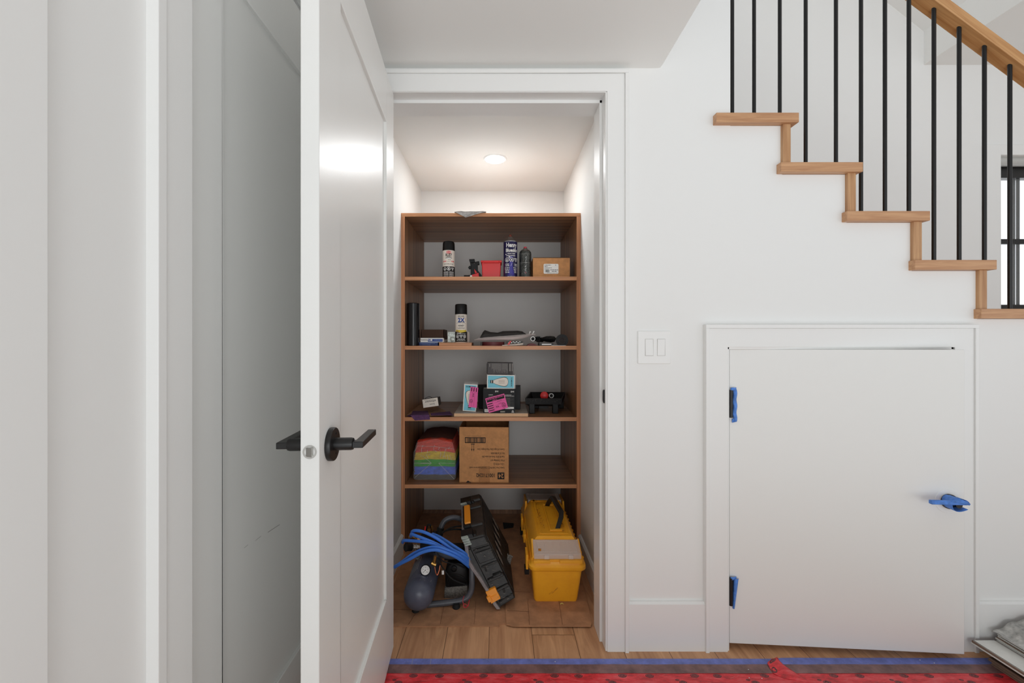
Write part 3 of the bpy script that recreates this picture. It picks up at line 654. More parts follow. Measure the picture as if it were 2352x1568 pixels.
g = G(); g.box(-.432, -.330, 2.30, 2.43, z2, 1.1305, 0); g.S = flat(0, 0, 2.2996); bars(g, -.42, -.345, 1.1235, .003, 1, seed=3); bars(g, -.415, -.37, 1.117, .003, 1, seed=4); g.rect(-.43, -.332, 1.1272, 1.1295, 1)
tag(obj('blue_box', g, [mat('navy_card', (52, 70, 122), .5), mat('pale_blue_print', (120, 140, 190), .5)], bev=.0006), 'flat navy box at the bottom of the small stack beside the black roll', 'box')
g = G(); g.box(-.427, -.301, 2.306, 2.45, 1.131, 1.1545, 0); g.S = flat(0, 0, 2.3056); g.rect(-.386, -.305, 1.134, 1.149, 1); 
for i in range(9): g.rect(-.424+i*.0042, -.4228+i*.0042, 1.137, 1.150, 2, 1, .8)
g.S = flat(0, 0, 2.3052); g.text('Fly', -.379, 1.143, .009, 0, bold=.02); g.rect(-.372, -.362, 1.1385, 1.1475, 0); bars(g, -.352, -.308, 1.143, .0035, 3, seed=8)
tag(obj('white_blue_box', g, [M['whiteprint'], M['blueprint'], M['ink'], mat('pale_print', (150, 170, 214), .5)], bev=.0006), 'flat white and blue box lying on top of the navy box', 'box')
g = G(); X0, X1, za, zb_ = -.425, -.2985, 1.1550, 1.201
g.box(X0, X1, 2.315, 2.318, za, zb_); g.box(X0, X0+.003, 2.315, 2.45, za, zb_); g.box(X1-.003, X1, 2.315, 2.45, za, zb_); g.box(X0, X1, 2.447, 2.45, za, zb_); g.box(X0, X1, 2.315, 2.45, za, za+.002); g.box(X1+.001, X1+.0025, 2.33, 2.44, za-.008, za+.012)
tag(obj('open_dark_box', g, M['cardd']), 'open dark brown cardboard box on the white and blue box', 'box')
g = G(); g.box(-.3205, -.145, 2.275, 2.44, z2, 1.1288); tag(obj('wood_offcut', g, M['edgx'], bev=.001), 'small brown wood offcut carrying the spray can on the middle shelf', 'offcut')
# clear hardware box
t = thing('hardware_box', (-.23, 2.40, 1.129), 'small clear box of galvanised hardware behind the capped white can', 'box')
g = G(); X0, X1 = (1024-VX)/K, (1076-VX)/K; g.box(X0, X1, 2.385, 2.42, 1.129, 1.191); obj('clear_case', g, M['clear'], t, bev=.001)
g = G(); g.box(X0+.004, X0+.05, 2.379, 2.384, 1.131, 1.188); g.box(X0+.046, X0+.058, 2.379, 2.384, 1.131, 1.188)
g.lathe([(.013, 0), (.013, .002), (.009, .003)], (X0+.03, 2.379, 1.149), (0, -1, 0), 20); obj('metal_insert', g, mat('galvanised', (186, 192, 186), .4, .5, var=.3, vs=90), t)
# 2X can
cx, cy, r = -.2062, 2.325, .0338; zb_ = 1.129
t = thing('spray_can', (cx, cy, zb_), 'white spray can with black cap and blue lettering standing on the wood offcut', 'spray can')
g = can(cx, cy, r, zb_, [(r-.003, .0), (r-.001, .003), (r-.001, .150), (r-.004, .156)])
A, B = oncyl(cx, cy, r, zb_, .0004), oncyl(cx, cy, r, zb_, .0006)
g.S = oncyl(cx, cy, r, zb_, .0002); g.rect(-.045, .045, .004, .060, 2, 24); 
g.add([A(u, v) for u, v in [(-.033+i*.0066, .068) for i in range(11)]]+[A(-.033+i*.0066, .054+.006*abs(i-5)/5) for i in range(11)], [(i, i+1, 12+i, 11+i) for i in range(10)], 4)
g.S = B; g.add([B(u, v) for u, v in [(-.033+i*.0066, .0685+.0*i) for i in range(11)]]+[B(-.033+i*.0066, .061+.0045*abs(i-5)/5) for i in range(11)], [(i, i+1, 12+i, 11+i) for i in range(10)], 4)
g.S = A; g.disc(-.021, .063, .007, .007, 5, 16); g.rect(-.02, .02, .0665, .0675, 2, 8)
g.text('RUST-OLEUM', 0, .1445, .0078, 2, sx=.72, bold=.03); bars(g, -.017, .02, .1385, .0026, 2, seed=2)
g.text('2X', 0, .1225, .031, 3, sx=.95, bold=.045); 
for i in range(10): 
    a = -1+i*.2; g.rect(a*.026, (a+.2)*.026, .1125-.005*(a+.1)**2*2, .1138-.005*(a+.1)**2*2, 2, 2)
g.text('ULTRA COVER', 0, .1075, .0044, 2, bold=.02); g.disc(.026, .127, .0032, .0045, 5, 12, .6); g.disc(.026, .118, .003, .003, 5, 12, .6)
g.text('APPRÊT', 0, .0925, .0105, 2, sx=.95, bold=.015); bars(g, -.01, .01, .086, .002, 2, seed=6); bars(g, -.022, .022, .0795, .0026, 2, seed=7); bars(g, -.018, .018, .0755, .002, 2, seed=8)
bars(g, -.024, .0, .052, .003, 1, seed=11); bars(g, -.026, .028, .048, .003, 1, seed=12)
wsym(g, -.021, .034, .0098, 1, 2, 'flame', B); wsym(g, 0, .034, .0098, 1, 2, 'tri', B); wsym(g, .021, .034, .0098, 1, 2, 'skull', B)
bars(g, -.02, .022, .019, .004, 1, seed=14); bars(g, -.026, .026, .0125, .003, 1, seed=15)
obj('can_body', g, [M['cream'], M['whiteprint'], M['ink'], M['blueprint'], mat('yellow_print', (226, 200, 70), .5), mat('brown_print', (170, 130, 90), .5)], t)
g = can(cx, cy, r, zb_, [(r-.001, .155), (r, .157), (r-.001, .205), (r-.004, .21), (r-.01, .2115), (.0005, .212)]); obj('cap', g, M['blackp'], t)
# sanding disc stack, plates, cloth etc
g = G()
for i in range(7): g.lathe([(.0625-.0006*(i % 2), i*.003), (.0625-.0006*(i % 2), i*.003+.0028)], (-.030, 2.365, z2), n=40)
tag(obj('abrasive_disc_stack', g, M['redd']), 'low stack of dark red abrasive discs under the white bag', 'discs')
g = G(); g.box(-.138, -.098, 2.32, 2.40, z2, z2+.021); tag(obj('grey_block', g, mat('grey_foam', (120, 116, 112), .8), bev=.001), 'small grey block beside the dark red discs', 'block')
# white plastic bag (wedge)
g = G()
top = [(1089, 780), (1100, 775.5), (1120, 773.5), (1150, 771), (1180, 769), (1210, 766.5), (1226, 765.5), (1230, 768)]
bot = [(1089, 780.8), (1100, 782), (1120, 781.5), (1150, 780.5), (1180, 780), (1200, 777), (1218, 772), (1230, 769)]
R = []
for i in range(8):
    a, b = top[i], bot[i]; pA, pB = P(*a, 2.32), P(*b, 2.32); h_ = pA.z-pB.z
    R.append([Vector(pB)+Vector((0, 0, 0)), Vector(pB)+Vector((0, .16, .001)), Vector(pA)+Vector((0, .15, 0)), Vector(pA)+Vector((0, .03, .001)), (Vector(pA)+Vector(pB))/2+Vector((0, -.012, 0))])
g.ring(R); tag(obj('white_plastic_bag', g, M['whitebag'], ang=60), 'flattened white plastic bag lying over the dark red discs', 'bag')
g = G()
tc_ = [(1103, 773), (1109, 762), (1113, 757.5), (1126, 762), (1143, 763.5), (1155, 760), (1172, 759.5), (1190, 759), (1201, 761), (1208, 766)]
bc_ = [(1102, 776), (1110, 776), (1116, 775), (1128, 774.6), (1143, 773), (1155, 772.5), (1172, 770.5), (1190, 769.5), (1201, 768.8), (1209, 768)]
R = []
for a, b in zip(tc_, bc_):
    pA, pB = P(*a, 2.345), P(*b, 2.345); R.append([Vector(pB), Vector(pB)+Vector((0, .12, 0)), Vector(pA)+Vector((0, .11, -.003)), Vector(pA)+Vector((0, .02, 0)), (Vector(pA)+Vector(pB))/2+Vector((0, -.006, 0))])
g.ring(R); tag(obj('black_cloth', g, M['greyc'], ang=70), 'crumpled black cloth lying on the white plastic bag', 'cloth')
for a, b in (((1215.5, 767), (1219, 762)), ((1223.5, 767), (1227.5, 761.5))):
    g = G(); p, q = P(*a, 2.33), P(*b, 2.33); g.tube([p-Vector((0, 0, .002)), p+Vector((.001, 0, .006)), q, q+Vector((-.004, 0, .002)), q+Vector((-.007, 0, -.003))], .0018, 8)
    tag(obj('plastic_hook', g, M['white']), 'tiny white plastic hook on the bag edge, '+('nearer the cloth' if a[0] < 1220 else 'farther from the cloth'), 'hook')
# paint roller cage with white ring
t = thing('paint_roller', (.195, 2.37, z2), 'black paint roller handle with a white ringed open end pointing out', 'roller')
c = P(1224, 778, 2.30); g = G(); g.lathe([(.0128, 0), (.0128, .006), (.0095, .006), (.0095, 0), (.0128, 0)], c, (0, 1, 0), 28, cap=False); obj('end_ring', g, M['white'], t)
g = G(); g.lathe([(.0118, .004), (.0118, .12)], c, (.25, 1, 0), 24); q = P(1236, 780, 2.31); g.lathe([(.014, 0), (.015, .01), (.012, .03), (.014, .05)], q+Vector((0, .01, 0)), (.6, 1, 0), 20); g.box(q.x-.005, q.x+.014, 2.33, 2.36, q.z-.012, q.z+.019); obj('handle', g, M['blackp'], t)
# black cover
g = G(); R = []
for x, a, b in ((1242, 779, 782), (1248, 774, 783), (1256, 771.5, 785), (1266, 771, 786), (1275, 772, 785), (1277, 775, 780)):
    pA, pB = P(x, a, 2.32), P(x, b, 2.32); m_ = (pA+pB)/2; hh = (pA.z-pB.z)/2; R.append([m_+Vector((0, .028-.028*math.cos(k_*math.pi/4), hh*math.sin(k_*math.pi/4))) for k_ in range(8)])
g.ring(R); g.lathe([(.003, 0), (.003, .02)], P(1239, 780.5, 2.34), (1, 0, 0), 8); tag(obj('black_tool_grip', g, M['blackp']), 'black rubber tool grip lying between the roller handle and black ring', 'tool')
t = thing('black_tape_roll', tuple(P(1290, 782, 2.33)), 'black round tape roll standing at the right end of the middle shelf', 'tape roll'); 
c = P(1291, 781.5, 2.305); g = G(); g.lathe([(.033, 0), (.0335, .003), (.0335, .045), (.033, .048), (.0185, .048), (.0185, 0), (.033, 0)], c, (.12, 1, .02), 40, cap=False); obj('tape', g, M['blackp'], t)
g = G(); g.lathe([(.0188, .004), (.0188, .044), (.0145, .044), (.0145, .004), (.0188, .004)], c, (.12, 1, .02), 32, cap=False); g.lathe([(.0145, .02), (.0145, .024)], c, (.12, 1, .02), 32); obj('core', g, mat('dark_core', (58, 46, 42), .6), t)
g = G(); g.box(.222, .300, 2.30, 2.38, z2, z2+.0165); o = tag(obj('blade_case', g, mat('dark_grey_case', (70, 68, 66), .5), bev=.001), 'flat dark case with silver edge under the black grip', 'case')
g = G(); g.box(.236, .288, 2.297, 2.30, z2+.004, z2+.011); obj('silver_strip', g, M['white'], o)
g = G(); g.box(.288, .366, 2.292, 2.36, z2, z2+.003); tag(obj('putty_blade', g, M['silver']), 'thin silver blade lying flat beneath the black tape roll', 'blade')
g = G(); rr = random.Random(9)
for i in range(3): g.hexa([(.02+.03*i, 2.29+.01*i, z2+.001*i), (.10+.016*i, 2.30+.01*i, z2+.002+.001*i), (.10+.016*i, 2.40, z2+.002+.001*i), (.02+.03*i, 2.40, z2+.001*i), (.02+.03*i, 2.29+.01*i, z2+.004+.002*i), (.105+.016*i, 2.30+.01*i, z2+.009+.003*i), (.105+.016*i, 2.40, z2+.009+.003*i), (.02+.03*i, 2.40, z2+.004+.002*i)])
tag(obj('paper_packet', g, M['cream']), 'slanted cream packet with worn edges in front of the roller handle', 'packet')
g = G(); g.hexa([P(1165, 791, 2.285), P(1170, 792, 2.285), P(1170, 792, 2.30), P(1165, 791, 2.30), P(1171, 783, 2.285), P(1175, 782, 2.285), P(1175, 782, 2.30), P(1171, 783, 2.30)])
tag(obj('red_cutter', g, M['red'], bev=.001), 'small slanted red cutter in front of the cream packet', 'cutter')
g = G(); g.box(.045, .135, 2.34, 2.42, z2+.012, z2+.024); 
for i in range(8): g.lathe([(.0022, 0), (.0022, .003)], (.055+i*.009, 2.34, z2+.017+.004*(i % 2)), (0, -1, 0), 8, 1)
tag(obj('bit_holder', g, [mat('greenish_dark_plastic', (74, 76, 70), .5), M['chrome']]), 'dark bit holder with small chrome bits under the white bag', 'bit holder')
g = G(); R = []
for i in range(7):
    u = i/6; x = .155+.055*u; z = z2+.0005+.012*math.sin(u*math.pi)**.8; R.append([Vector((x, 2.292, z2)), Vector((x, 2.36, z2)), Vector((x, 2.36, z+.001)), Vector((x, 2.292, z+.001))])
g.ring(R); tag(obj('red_scrap', g, M['redd']), 'curved dull red scrap beneath the white ringed roller handle', 'scrap')

# ================================================================ SHELF 3
z3 = SZ[2]
# flattened packaging with purple flaps
t = thing('flattened_packaging', (-.40, 2.35, z3), 'flattened kraft packaging with purple flaps hanging over the left shelf edge', 'packaging')
def sh(px, py, dz=0):           # point on the shelf plane seen at this pixel
    z = z3+.002+dz; Y = (H-z)*F/(py-VY); return P(px, py, Y)
g = G()
g.prism([sh(*p) for p in ((933, 954.5), (960, 931), (978, 925), (1004, 934), (1040, 953), (988, 955), (950, 949), (936, 955))], (0, 0, .0015))
g.prism([sh(*p, .002) for p in ((951, 944), (985, 941), (996, 936), (1006, 936), (984, 948), (975, 947))], (0, 0, .0015)); obj('kraft_sheet', g, M['kraft'], t)
g = G(); A_ = [P(948, 945, 2.315), P(983, 944, 2.315), P(988, 952, 2.262), P(987.5, 963, 2.255), P(950, 965, 2.255), P(943, 954, 2.258)]
A_ = [sh(948, 944, .005), sh(982, 943.5, .005), P(986, 953, 2.254), P(987.5, 963, 2.253), P(953, 965.5, 2.253), P(943, 954, 2.254)]
g.prism(A_, (0, .001, .0012)); g.prism([sh(989, 949, .004), sh(1033, 945, .004), P(1040, 953, 2.272), P(990, 954, 2.272)], (0, 0, .0015)); g.prism([sh(935, 955, .001), sh(950, 948.5, .003), sh(951, 953, .003), P(941, 956, 2.262)], (0, 0, .0012))
obj('purple_flap', g, M['purple'], t)
# small tilted light box
def tbox(px0, py0, pxw, hh, D, Y, rot, zb=None):
    """box with front lower-left at pixel, width px, height, rotated about y"""
    o = P(px0, py0, Y); return Matrix.Translation(o) @ Matrix.Rotation(rot, 4, 'Y')
Mx = Matrix.Translation(P(972.5, 936.5, 2.36)+Vector((0, 0, .0))) @ Matrix.Rotation(math.radians(-8.5), 4, 'Y') @ Matrix.Rotation(math.radians(-4), 4, 'X')
g = G(Mx); wb2, hb2 = .086, .046; g.box(0, wb2, .0004, .10, 0, hb2, 1); g.box(0, wb2, 0, .0004, 0, hb2, 0)
g.S = lambda u, v: Vector((u, -.0004, v)); g.text('eXtractor', .044, .030, .0165, 2, rot=math.pi, sx=.92, bold=.01); bars(g, .01, .065, .040, .002, 2, seed=1); g.text('Generac', .052, .013, .0125, 2, rot=math.pi, sx=.7)
g.S = lambda u, v: Vector((u, .05+v, hb2+.0004)); g.tube([(.012, .02, hb2), (.014, .035, hb2+.006), (.03, .05, hb2+.01), (.042, .05, hb2+.006), (.046, .035, hb2)], .0012, 6, 3)
tag(obj('small_carton', g, [M['cream'], mat('dark_grey_card', (78, 70, 64), .7), M['ink'], M['rub']]), 'small tilted light grey carton with upside down script on the kraft packaging', 'carton')
# grey wood board
g = G(); zb0 = z3+.001; zb1 = .7484
g.hexa([(-.239, 2.272, zb0), (.159, 2.272, zb0), (.165, 2.62, zb0), (-.235, 2.62, zb0), (-.239, 2.272, zb1), (.159, 2.272, zb1), (.165, 2.62, zb1), (-.235, 2.62, zb1)])
g.S = lambda u, v: Vector((u, v, zb1+.0003)); rr = random.Random(12)
for i in range(26): u = rr.uniform(-.23, .13); v = rr.uniform(2.30, 2.58); g.rect(u, u+rr.uniform(.01, .05), v, v+.0012, 1)
g.S = flat(0, 0, 2.2716); g.rect(-.239, .159, zb0, zb1-.001, 2)
tag(obj('wood_plank_sample', g, [wood('weathered_grey_wood', (160, 144, 128), (206, 190, 174), 'x', 50, .08), M['cardd'], mat('plank_edge', (232, 188, 146), .6)], bev=.0008), 'short weathered grey board lying on the shelf under the boxes', 'board')
# bulb boxes
def bulb_box(name, Mx, W_, H_, label, upright, hgrp=None):
    t = bpy.data.objects.new(name, None); C.objects.link(t); t.location = Mx.translation; ORG[t.name] = Mx.translation.copy(); tag(t, label, 'box')
    g = G(Mx); g.box(0, W_, 0, .07, 0, H_, 0)
    S = lambda o: (lambda u, v: Vector((u, -o, v)))
    g.S = S(.0003); e = .005; g.rect(e, W_-e, e, H_-e, 1)
    L, Wd = (H_, W_) if upright else (W_, H_)
    # bulb along the long side, local a along length from socket to tip, b across
    def q(a, b): return (Wd/2-b*1.0, a) if upright else (a, Wd/2+b)
    prof = [(.0, .0), (.002, .006), (.016, .0085), (.022, .0085), (.03, .013), (.05, .0185), (.072, .0235), (.085, .0245), (.095, .022), (.103, .014), (.106, .0)]
    off = .018
    pts = [(off+a*.93, b) for a, b in prof]+[(off+a*.93, -b) for a, b in prof[-2:0:-1]]
    g.add([S(.0005)(*q(a, b*1.08)) for a, b in pts], [tuple(range(len(pts)))], 3)
    g.add([S(.0007)(*q(off+.05+(a-off-.05)*.97, b*.97)) for a, b in pts], [tuple(range(len(pts)))], 2)
    g.S = S(.0009)
    for b in (-.008, -.003, .003, .008):
        u0, v0 = q(off+.045, b-.0006); u1, v1 = q(off+.078, b+.0006); g.rect(min(u0, u1), max(u0, u1), min(v0, v1), max(v0, v1), 4)
    for a0, a1 in ((.0, .005), (.009, .0155)):
        u0, v0 = q(off+a0, -.0085); u1, v1 = q(off+a1, .0085); g.rect(min(u0, u1), max(u0, u1), min(v0, v1), max(v0, v1), 3)
    g.S = S(.0006)
    if upright: g.text('DOMINION', W_/2, H_-.0135, .0105, 3, bold=.03, sx=.95); g.text('ST64 E26', W_/2, .012, .006, 3)
    else: g.text('DOMINION', W_-.017, H_/2, .0095, 3, rot=-math.pi/2, bold=.02); g.text('ST64 E26', .010, H_/2, .005, 3, rot=math.pi/2)
    obj('carton', g, [M['whiteprint'], M['teal'], M['cream'], M['ink'], mat('filament_print', (150, 120, 90), .5)], t)
    g = G(Mx)
    if upright: g.box(-.001, W_+.001, .004, .071, 0, H_+.009)
    else: g.box(-.001, W_+.007, .004, .071, .0, H_+.001)
    obj('clear_sleeve', g, M['film'], t)
    return t
Mb = Matrix.Translation(P(1062.8, 943.4, 2.325)) @ Matrix.Rotation(math.radians(3.4), 4, 'Y')
tb = bulb_box('light_bulb_box', Mb, .0725, .149, 'upright blue light bulb box with a pink tag, on the grey board', True)
Yd = 2.288; zd = .8775
# black boxes
def dvi(name, X0, X1, y, z0, z1, label, extra):
    g = G(); g.box(X0, X1, y, y+.088, z0, z1, 0); g.box(X0+.004, X1-.002, y+.004, y+.07, z1, z1+.0006, 3)
    g.S = flat(0, 0, y-.0004); extra(g, X0, X1, z0, z1)
    return tag(obj(name, g, [mat('black_glossy_card', (17, 17, 19), .4, spec=.2), M['whiteprint'], mat('grey_print', (140, 138, 134), .6), mat('carton_top_print', (150, 146, 136), .6)], bev=.0006), label, 'box')
def e1(g, a, b, c, d_):
    g.text('DVI', b-.014, d_-.013, .0115, 1, bold=.02); bars(g, a+.03, a+.052, d_-.031, .003, 1, seed=1); bars(g, a+.03, b-.006, d_-.038, .003, 2, seed=2); bars(g, a+.03, b-.006, d_-.044, .0025, 2, seed=3); g.rect(a+.008, a+.042, c+.004, c+.020, 1)
    for i in range(8): g.rect(a+.011+i*.0018, a+.0118+i*.0018, c+.007, c+.018, 0)
def e2(g, a, b, c, d_):
    g.text('DVI', b-.014, d_-.014, .0115, 1, bold=.02); bars(g, a+.03, b-.02, d_-.032, .0035, 1, seed=4); bars(g, a+.03, b-.005, d_-.038, .003, 1, seed=5)
    for i in range(8): g.rect(a+.03, b-.006, d_-.048-i*.008, d_-.0473-i*.008, 2); bars(g, a+.032, a+.058, d_-.0515-i*.008, .002, 2, seed=20+i)
    g.rect(a+.03, b-.006, c+.022, c+.032, 1); g.rect(a+.004, a+.030, c+.003, c+.010, 3); g.disc(b-.012, c+.009, .005, .005, 1, 12, .6); bars(g, b-.02, b-.004, c+.003, .003, 1, seed=40)
dvi('black_lamp_box', -.0835, .0042, Yd, .7486, zd, 'black lamp box behind the pink label, left of its twin', e1)
dvi('black_lamp_box', .0052, .0890, Yd-.004, .7486, zd, 'black lamp box right of its twin, directly left of the paint tray', e2)
g = G(Matrix.Translation((.030, 2.40, .7486)) @ Matrix.Rotation(math.radians(-4), 4, 'Z')); g.box(0, .093, 0, .085, 0, .131); tag(obj('black_lamp_box', g, M['blackp'], bev=.001), 'plain dark box half hidden behind the pair of black lamp boxes', 'box')
g = G(Matrix.Translation((-.110, 2.42, .7486)) @ Matrix.Rotation(math.radians(8), 4, 'Z')); g.box(0, .075, 0, .08, 0, .132); g.box(0, .075, .0, .03, .132, .137); tag(obj('black_open_carton', g, M['rub'], bev=.001), 'dark open carton in the gap behind the upright bulb box', 'carton')
Mb = Matrix.Translation(Vector(((1118.5-VX)*(Yd+.015)/F, Yd+.015, zd+.0012))) @ Matrix.Rotation(math.radians(.8), 4, 'Y')
bulb_box('light_bulb_box', Mb, .151, .075, 'blue light bulb box lying sideways on the black lamp boxes', False)
g = G(Matrix.Translation(Vector(((1119-VX)*(Yd+.02)/F, Yd+.02, zd+.079)))); W_ = .141
pr = [(0, 0), (W_, 0), (W_+.0015, .03), (W_, .061), (0, .063), (-.003, .03)]
g.prism([(x, 0, z) for x, z in pr], (0, .07, 0)); g.S = lambda u, v: Vector((u, -.0005, v)); rr = random.Random(3)
for i in range(38):
    u = .024+i*.00235; 
    if abs(u-.078) < .002: continue
    z0_ = .058; z1_ = rr.uniform(.008, .03) if i > 3 else .03; v = z0_
    while v > z1_: hh = rr.uniform(.003, .008); g.rect(u, u+.0012, v-hh, v, 1); v -= hh+.0012
g.rect(.012, .016, .040, .057, 1); g.rect(.117, .121, .002, .060, 2); g.rect(.121, .128, .016, .058, 1); g.rect(.131, .133, .002, .06, 2); g.rect(.134, .139, .016, .058, 1); g.rect(-.002, .002, .003, .06, 2)
tag(obj('printed_carton', g, [mat('grey_black_card', (72, 66, 66), .5), mat('fine_grey_print', (150, 146, 142), .6), M['ink']]), 'dark carton covered in fine grey print, topmost of the stack', 'carton')
# pink labels
t = [P(1123, 948, 2.2795), P(1167, 936, 2.2795), P(1158, 903.5, 2.2795), P(1114.5, 915, 2.2795)]
g = G(); g.prism(t, (0, .0008, 0)); g.S = onq(*t, off=.0005)
g.rect(.045, .955, .70, .93, 1)
def sct(g, s, u, v, h, m, Wm, Hm, **k):      # text in unit quad
    S = g.S; g.S = lambda a, b: S(a/Wm, b/Hm); g.text(s, u*Wm, v*Hm, h*Hm, m, **k); g.S = S
Wm, Hm = (t[1]-t[0]).length, (t[3]-t[0]).length
S = g.S; g.S = lambda a, b: S(a/Wm, b/Hm)+Vector((0, -.0004, 0)); g.text('UNIT 5', .45*Wm, .755*Hm, .10*Hm, 0, bold=.02); bars(g, .08*Wm, .9*Wm, .87*Hm, .06*Hm, 0, seed=5)
for i in range(4): g.rect(.03*Wm, .30*Wm, (.54-.15*i)*Hm, (.595-.15*i)*Hm, 1)
g.rect(.32*Wm, .325*Wm, .04*Hm, .66*Hm, 1)
for v in (.56, .38, .2): g.rect(.37*Wm, .92*Wm, v*Hm, v*Hm+.0005, 1)
bars(g, .55*Wm, .8*Wm, .61*Hm, .03*Hm, 1, seed=6); bars(g, .6*Wm, .85*Wm, .44*Hm, .03*Hm, 1, seed=7)
g.text('91A', .5*Wm, .27*Hm, .13*Hm, 1, bold=.02); g.disc(.83*Wm, .25*Hm, .1*Wm, .15*Hm, 1, 28, .84); g.text('G', .83*Wm, .25*Hm, .18*Hm, 1, bold=.02)
tag(obj('pink_label', g, [M['pink'], M['ink']]), 'tilted pink paper label stuck across the front of both black lamp boxes', 'label')
t = [P(1076, 934, 2.319), P(1095, 936.5, 2.319), P(1098.5, 890, 2.319), P(1081, 887.5, 2.319)]
g = G(); g.prism(t, (0, .0006, 0)); Wm, Hm = (t[1]-t[0]).length, (t[3]-t[0]).length; S3 = onq(*t, off=.0005); g.S = lambda a, b: S3(a/Wm, b/Hm)
for u in (.12, .42, .74): g.rect(u*Wm, (u+.11)*Wm, .78*Hm, .97*Hm, 1)
g.rect(0, Wm, .73*Hm, .735*Hm, 1); g.rect(.32*Wm, .33*Wm, .05*Hm, .72*Hm, 1); g.rect(.6*Wm, .61*Wm, .05*Hm, .72*Hm, 1)
g.text('91A', .45*Wm, .6*Hm, .011, 1, rot=-math.pi/2, bold=.02); g.disc(.25*Wm, .3*Hm, .0095, .0095, 1, 24, .84); g.text('3', .25*Wm, .3*Hm, .013, 1, rot=-math.pi/2, bold=.02)
tl = obj('pink_tag', g, [M['pink'], M['ink']]); tag(tl, 'narrow pink paper tag stuck on the upright blue bulb box', 'label')
# paint tray
t = thing('paint_tray', (.26, 2.5, z3), 'spattered black plastic tray on four legs at right of the third shelf', 'tray')
g = G(); f0, f1, b0, b1 = Vector((.1490, 2.368, .816)), Vector((.357, 2.368, .815)), Vector((.197, 2.62, .822)), Vector((.4145, 2.62, .821))
dz = Vector((0, 0, -.034)); ins = .010; th = Vector((0, 0, -.026))
def ins_(p, k): c = (f0+f1+b0+b1)/4; return p+(Vector((c.x, c.y, p.z))-p)*k
o4 = [f0, f1, b1, b0]; i4 = [ins_(p, .05) for p in o4]; l4 = [ins_(p, .22)+Vector((0, 0, -.044)) for p in o4]; ob4 = [ins_(p, .03)+dz for p in o4]
g.ring([ob4, o4, i4, l4], cap=False); g.poly(l4); g.poly([ins_(p, .2)+Vector((0, 0, -.047)) for p in o4]); g.ring([ob4, [ins_(p, .2)+Vector((0, 0, -.047)) for p in o4]], cap=False)
rr = random.Random(6); g.S = lambda u, v: Vector((u, 2.3675, v))
for i in range(40): r_ = rr.uniform(.0004, .0012); g.disc(rr.uniform(.155, .35), rr.uniform(.788, .812), r_, r_, 1, 6)
obj('tray_body', g, [M['blackp'], M['dust']], t)
for x, y in ((.173, 2.372), (.305, 2.372), (.215, 2.56), (.365, 2.56)):
    g = G(); g.box(x, x+.031, y, y+.028, z3, .785); obj('leg', g, M['blackp'], t, bev=.002)
g = G(); g.box(.232, .286, 2.42, 2.45, .752, .785); obj('socket_block', g, M['blackp'], t)
g = G(); g.lathe([(.0215, 0), (.023, .002), (.023, .012), (.02, .014)], P(1250, 908, 2.45), (-.1, -1, .1), 32); g.lathe([(.01, 0), (.01, .12)], P(1250, 908, 2.455), (.1, 1, -.1), 16); g.box(P(1247.8, 0, 2.434).x-.0008, P(1247.8, 0, 2.434).x+.0008, 2.433, 2.437, .80, .842)
tag(obj('red_roller_cap', g, M['red']), 'round red roller end cap resting in the black tray', 'roller cap')
c = P(1266.8, 908.5, 2.44); g = G(); g.lathe([(.0125, 0), (.0135, .001), (.0135, .1), (.0102, .1), (.0102, 0), (.0125, 0)], c, (.05, 1, -.12), 32, cap=False)
tag(obj('white_ring_tube', g, M['white']), 'white rimmed open tube end beside the red cap in the tray', 'tube')

# ================================================================ SHELF 4
z4 = SZ[3]
t = thing('cloth_pack', (-.352, 2.48, z4), 'clear bagged stack of folded red, yellow, green and blue cloths', 'cloth pack')
X0, X1 = -.466, -.240; yA, yB_ = 2.335, 2.66
layers = [('grey', .002, .028, (96, 88, 84)), ('blue', .028, .072, (92, 132, 236)), ('green', .072, .107, (66, 190, 58)), ('yellow', .107, .148, (255, 212, 60)), ('red', .148, .212, (255, 84, 60)), ('brown', .2125, .217, (112, 68, 56))]  # brown top layer is added; its dark colour stands in for shelf shade
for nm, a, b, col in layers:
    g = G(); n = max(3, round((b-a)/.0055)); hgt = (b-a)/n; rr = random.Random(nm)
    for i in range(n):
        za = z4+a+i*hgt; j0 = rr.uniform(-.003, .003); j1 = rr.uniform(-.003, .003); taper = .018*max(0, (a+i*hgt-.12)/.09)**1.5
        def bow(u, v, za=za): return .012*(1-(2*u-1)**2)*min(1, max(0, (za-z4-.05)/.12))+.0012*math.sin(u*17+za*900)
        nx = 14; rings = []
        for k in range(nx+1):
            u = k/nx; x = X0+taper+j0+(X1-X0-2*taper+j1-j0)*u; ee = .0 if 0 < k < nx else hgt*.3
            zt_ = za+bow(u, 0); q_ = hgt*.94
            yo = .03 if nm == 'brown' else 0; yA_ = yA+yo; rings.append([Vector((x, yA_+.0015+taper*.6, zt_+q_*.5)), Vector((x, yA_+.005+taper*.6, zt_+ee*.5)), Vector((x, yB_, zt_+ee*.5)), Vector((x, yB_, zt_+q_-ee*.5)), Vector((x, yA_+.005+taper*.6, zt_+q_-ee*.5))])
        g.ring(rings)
    c_ = obj('cloth_layers', g, mat(nm+'_cloth', col, .9, bump=.4, bs=120, var=.1, vs=60), t); c_['label'] = nm+' layer of the cloth pack'
g = G()
def sl(u, v):
    return None
rings = []
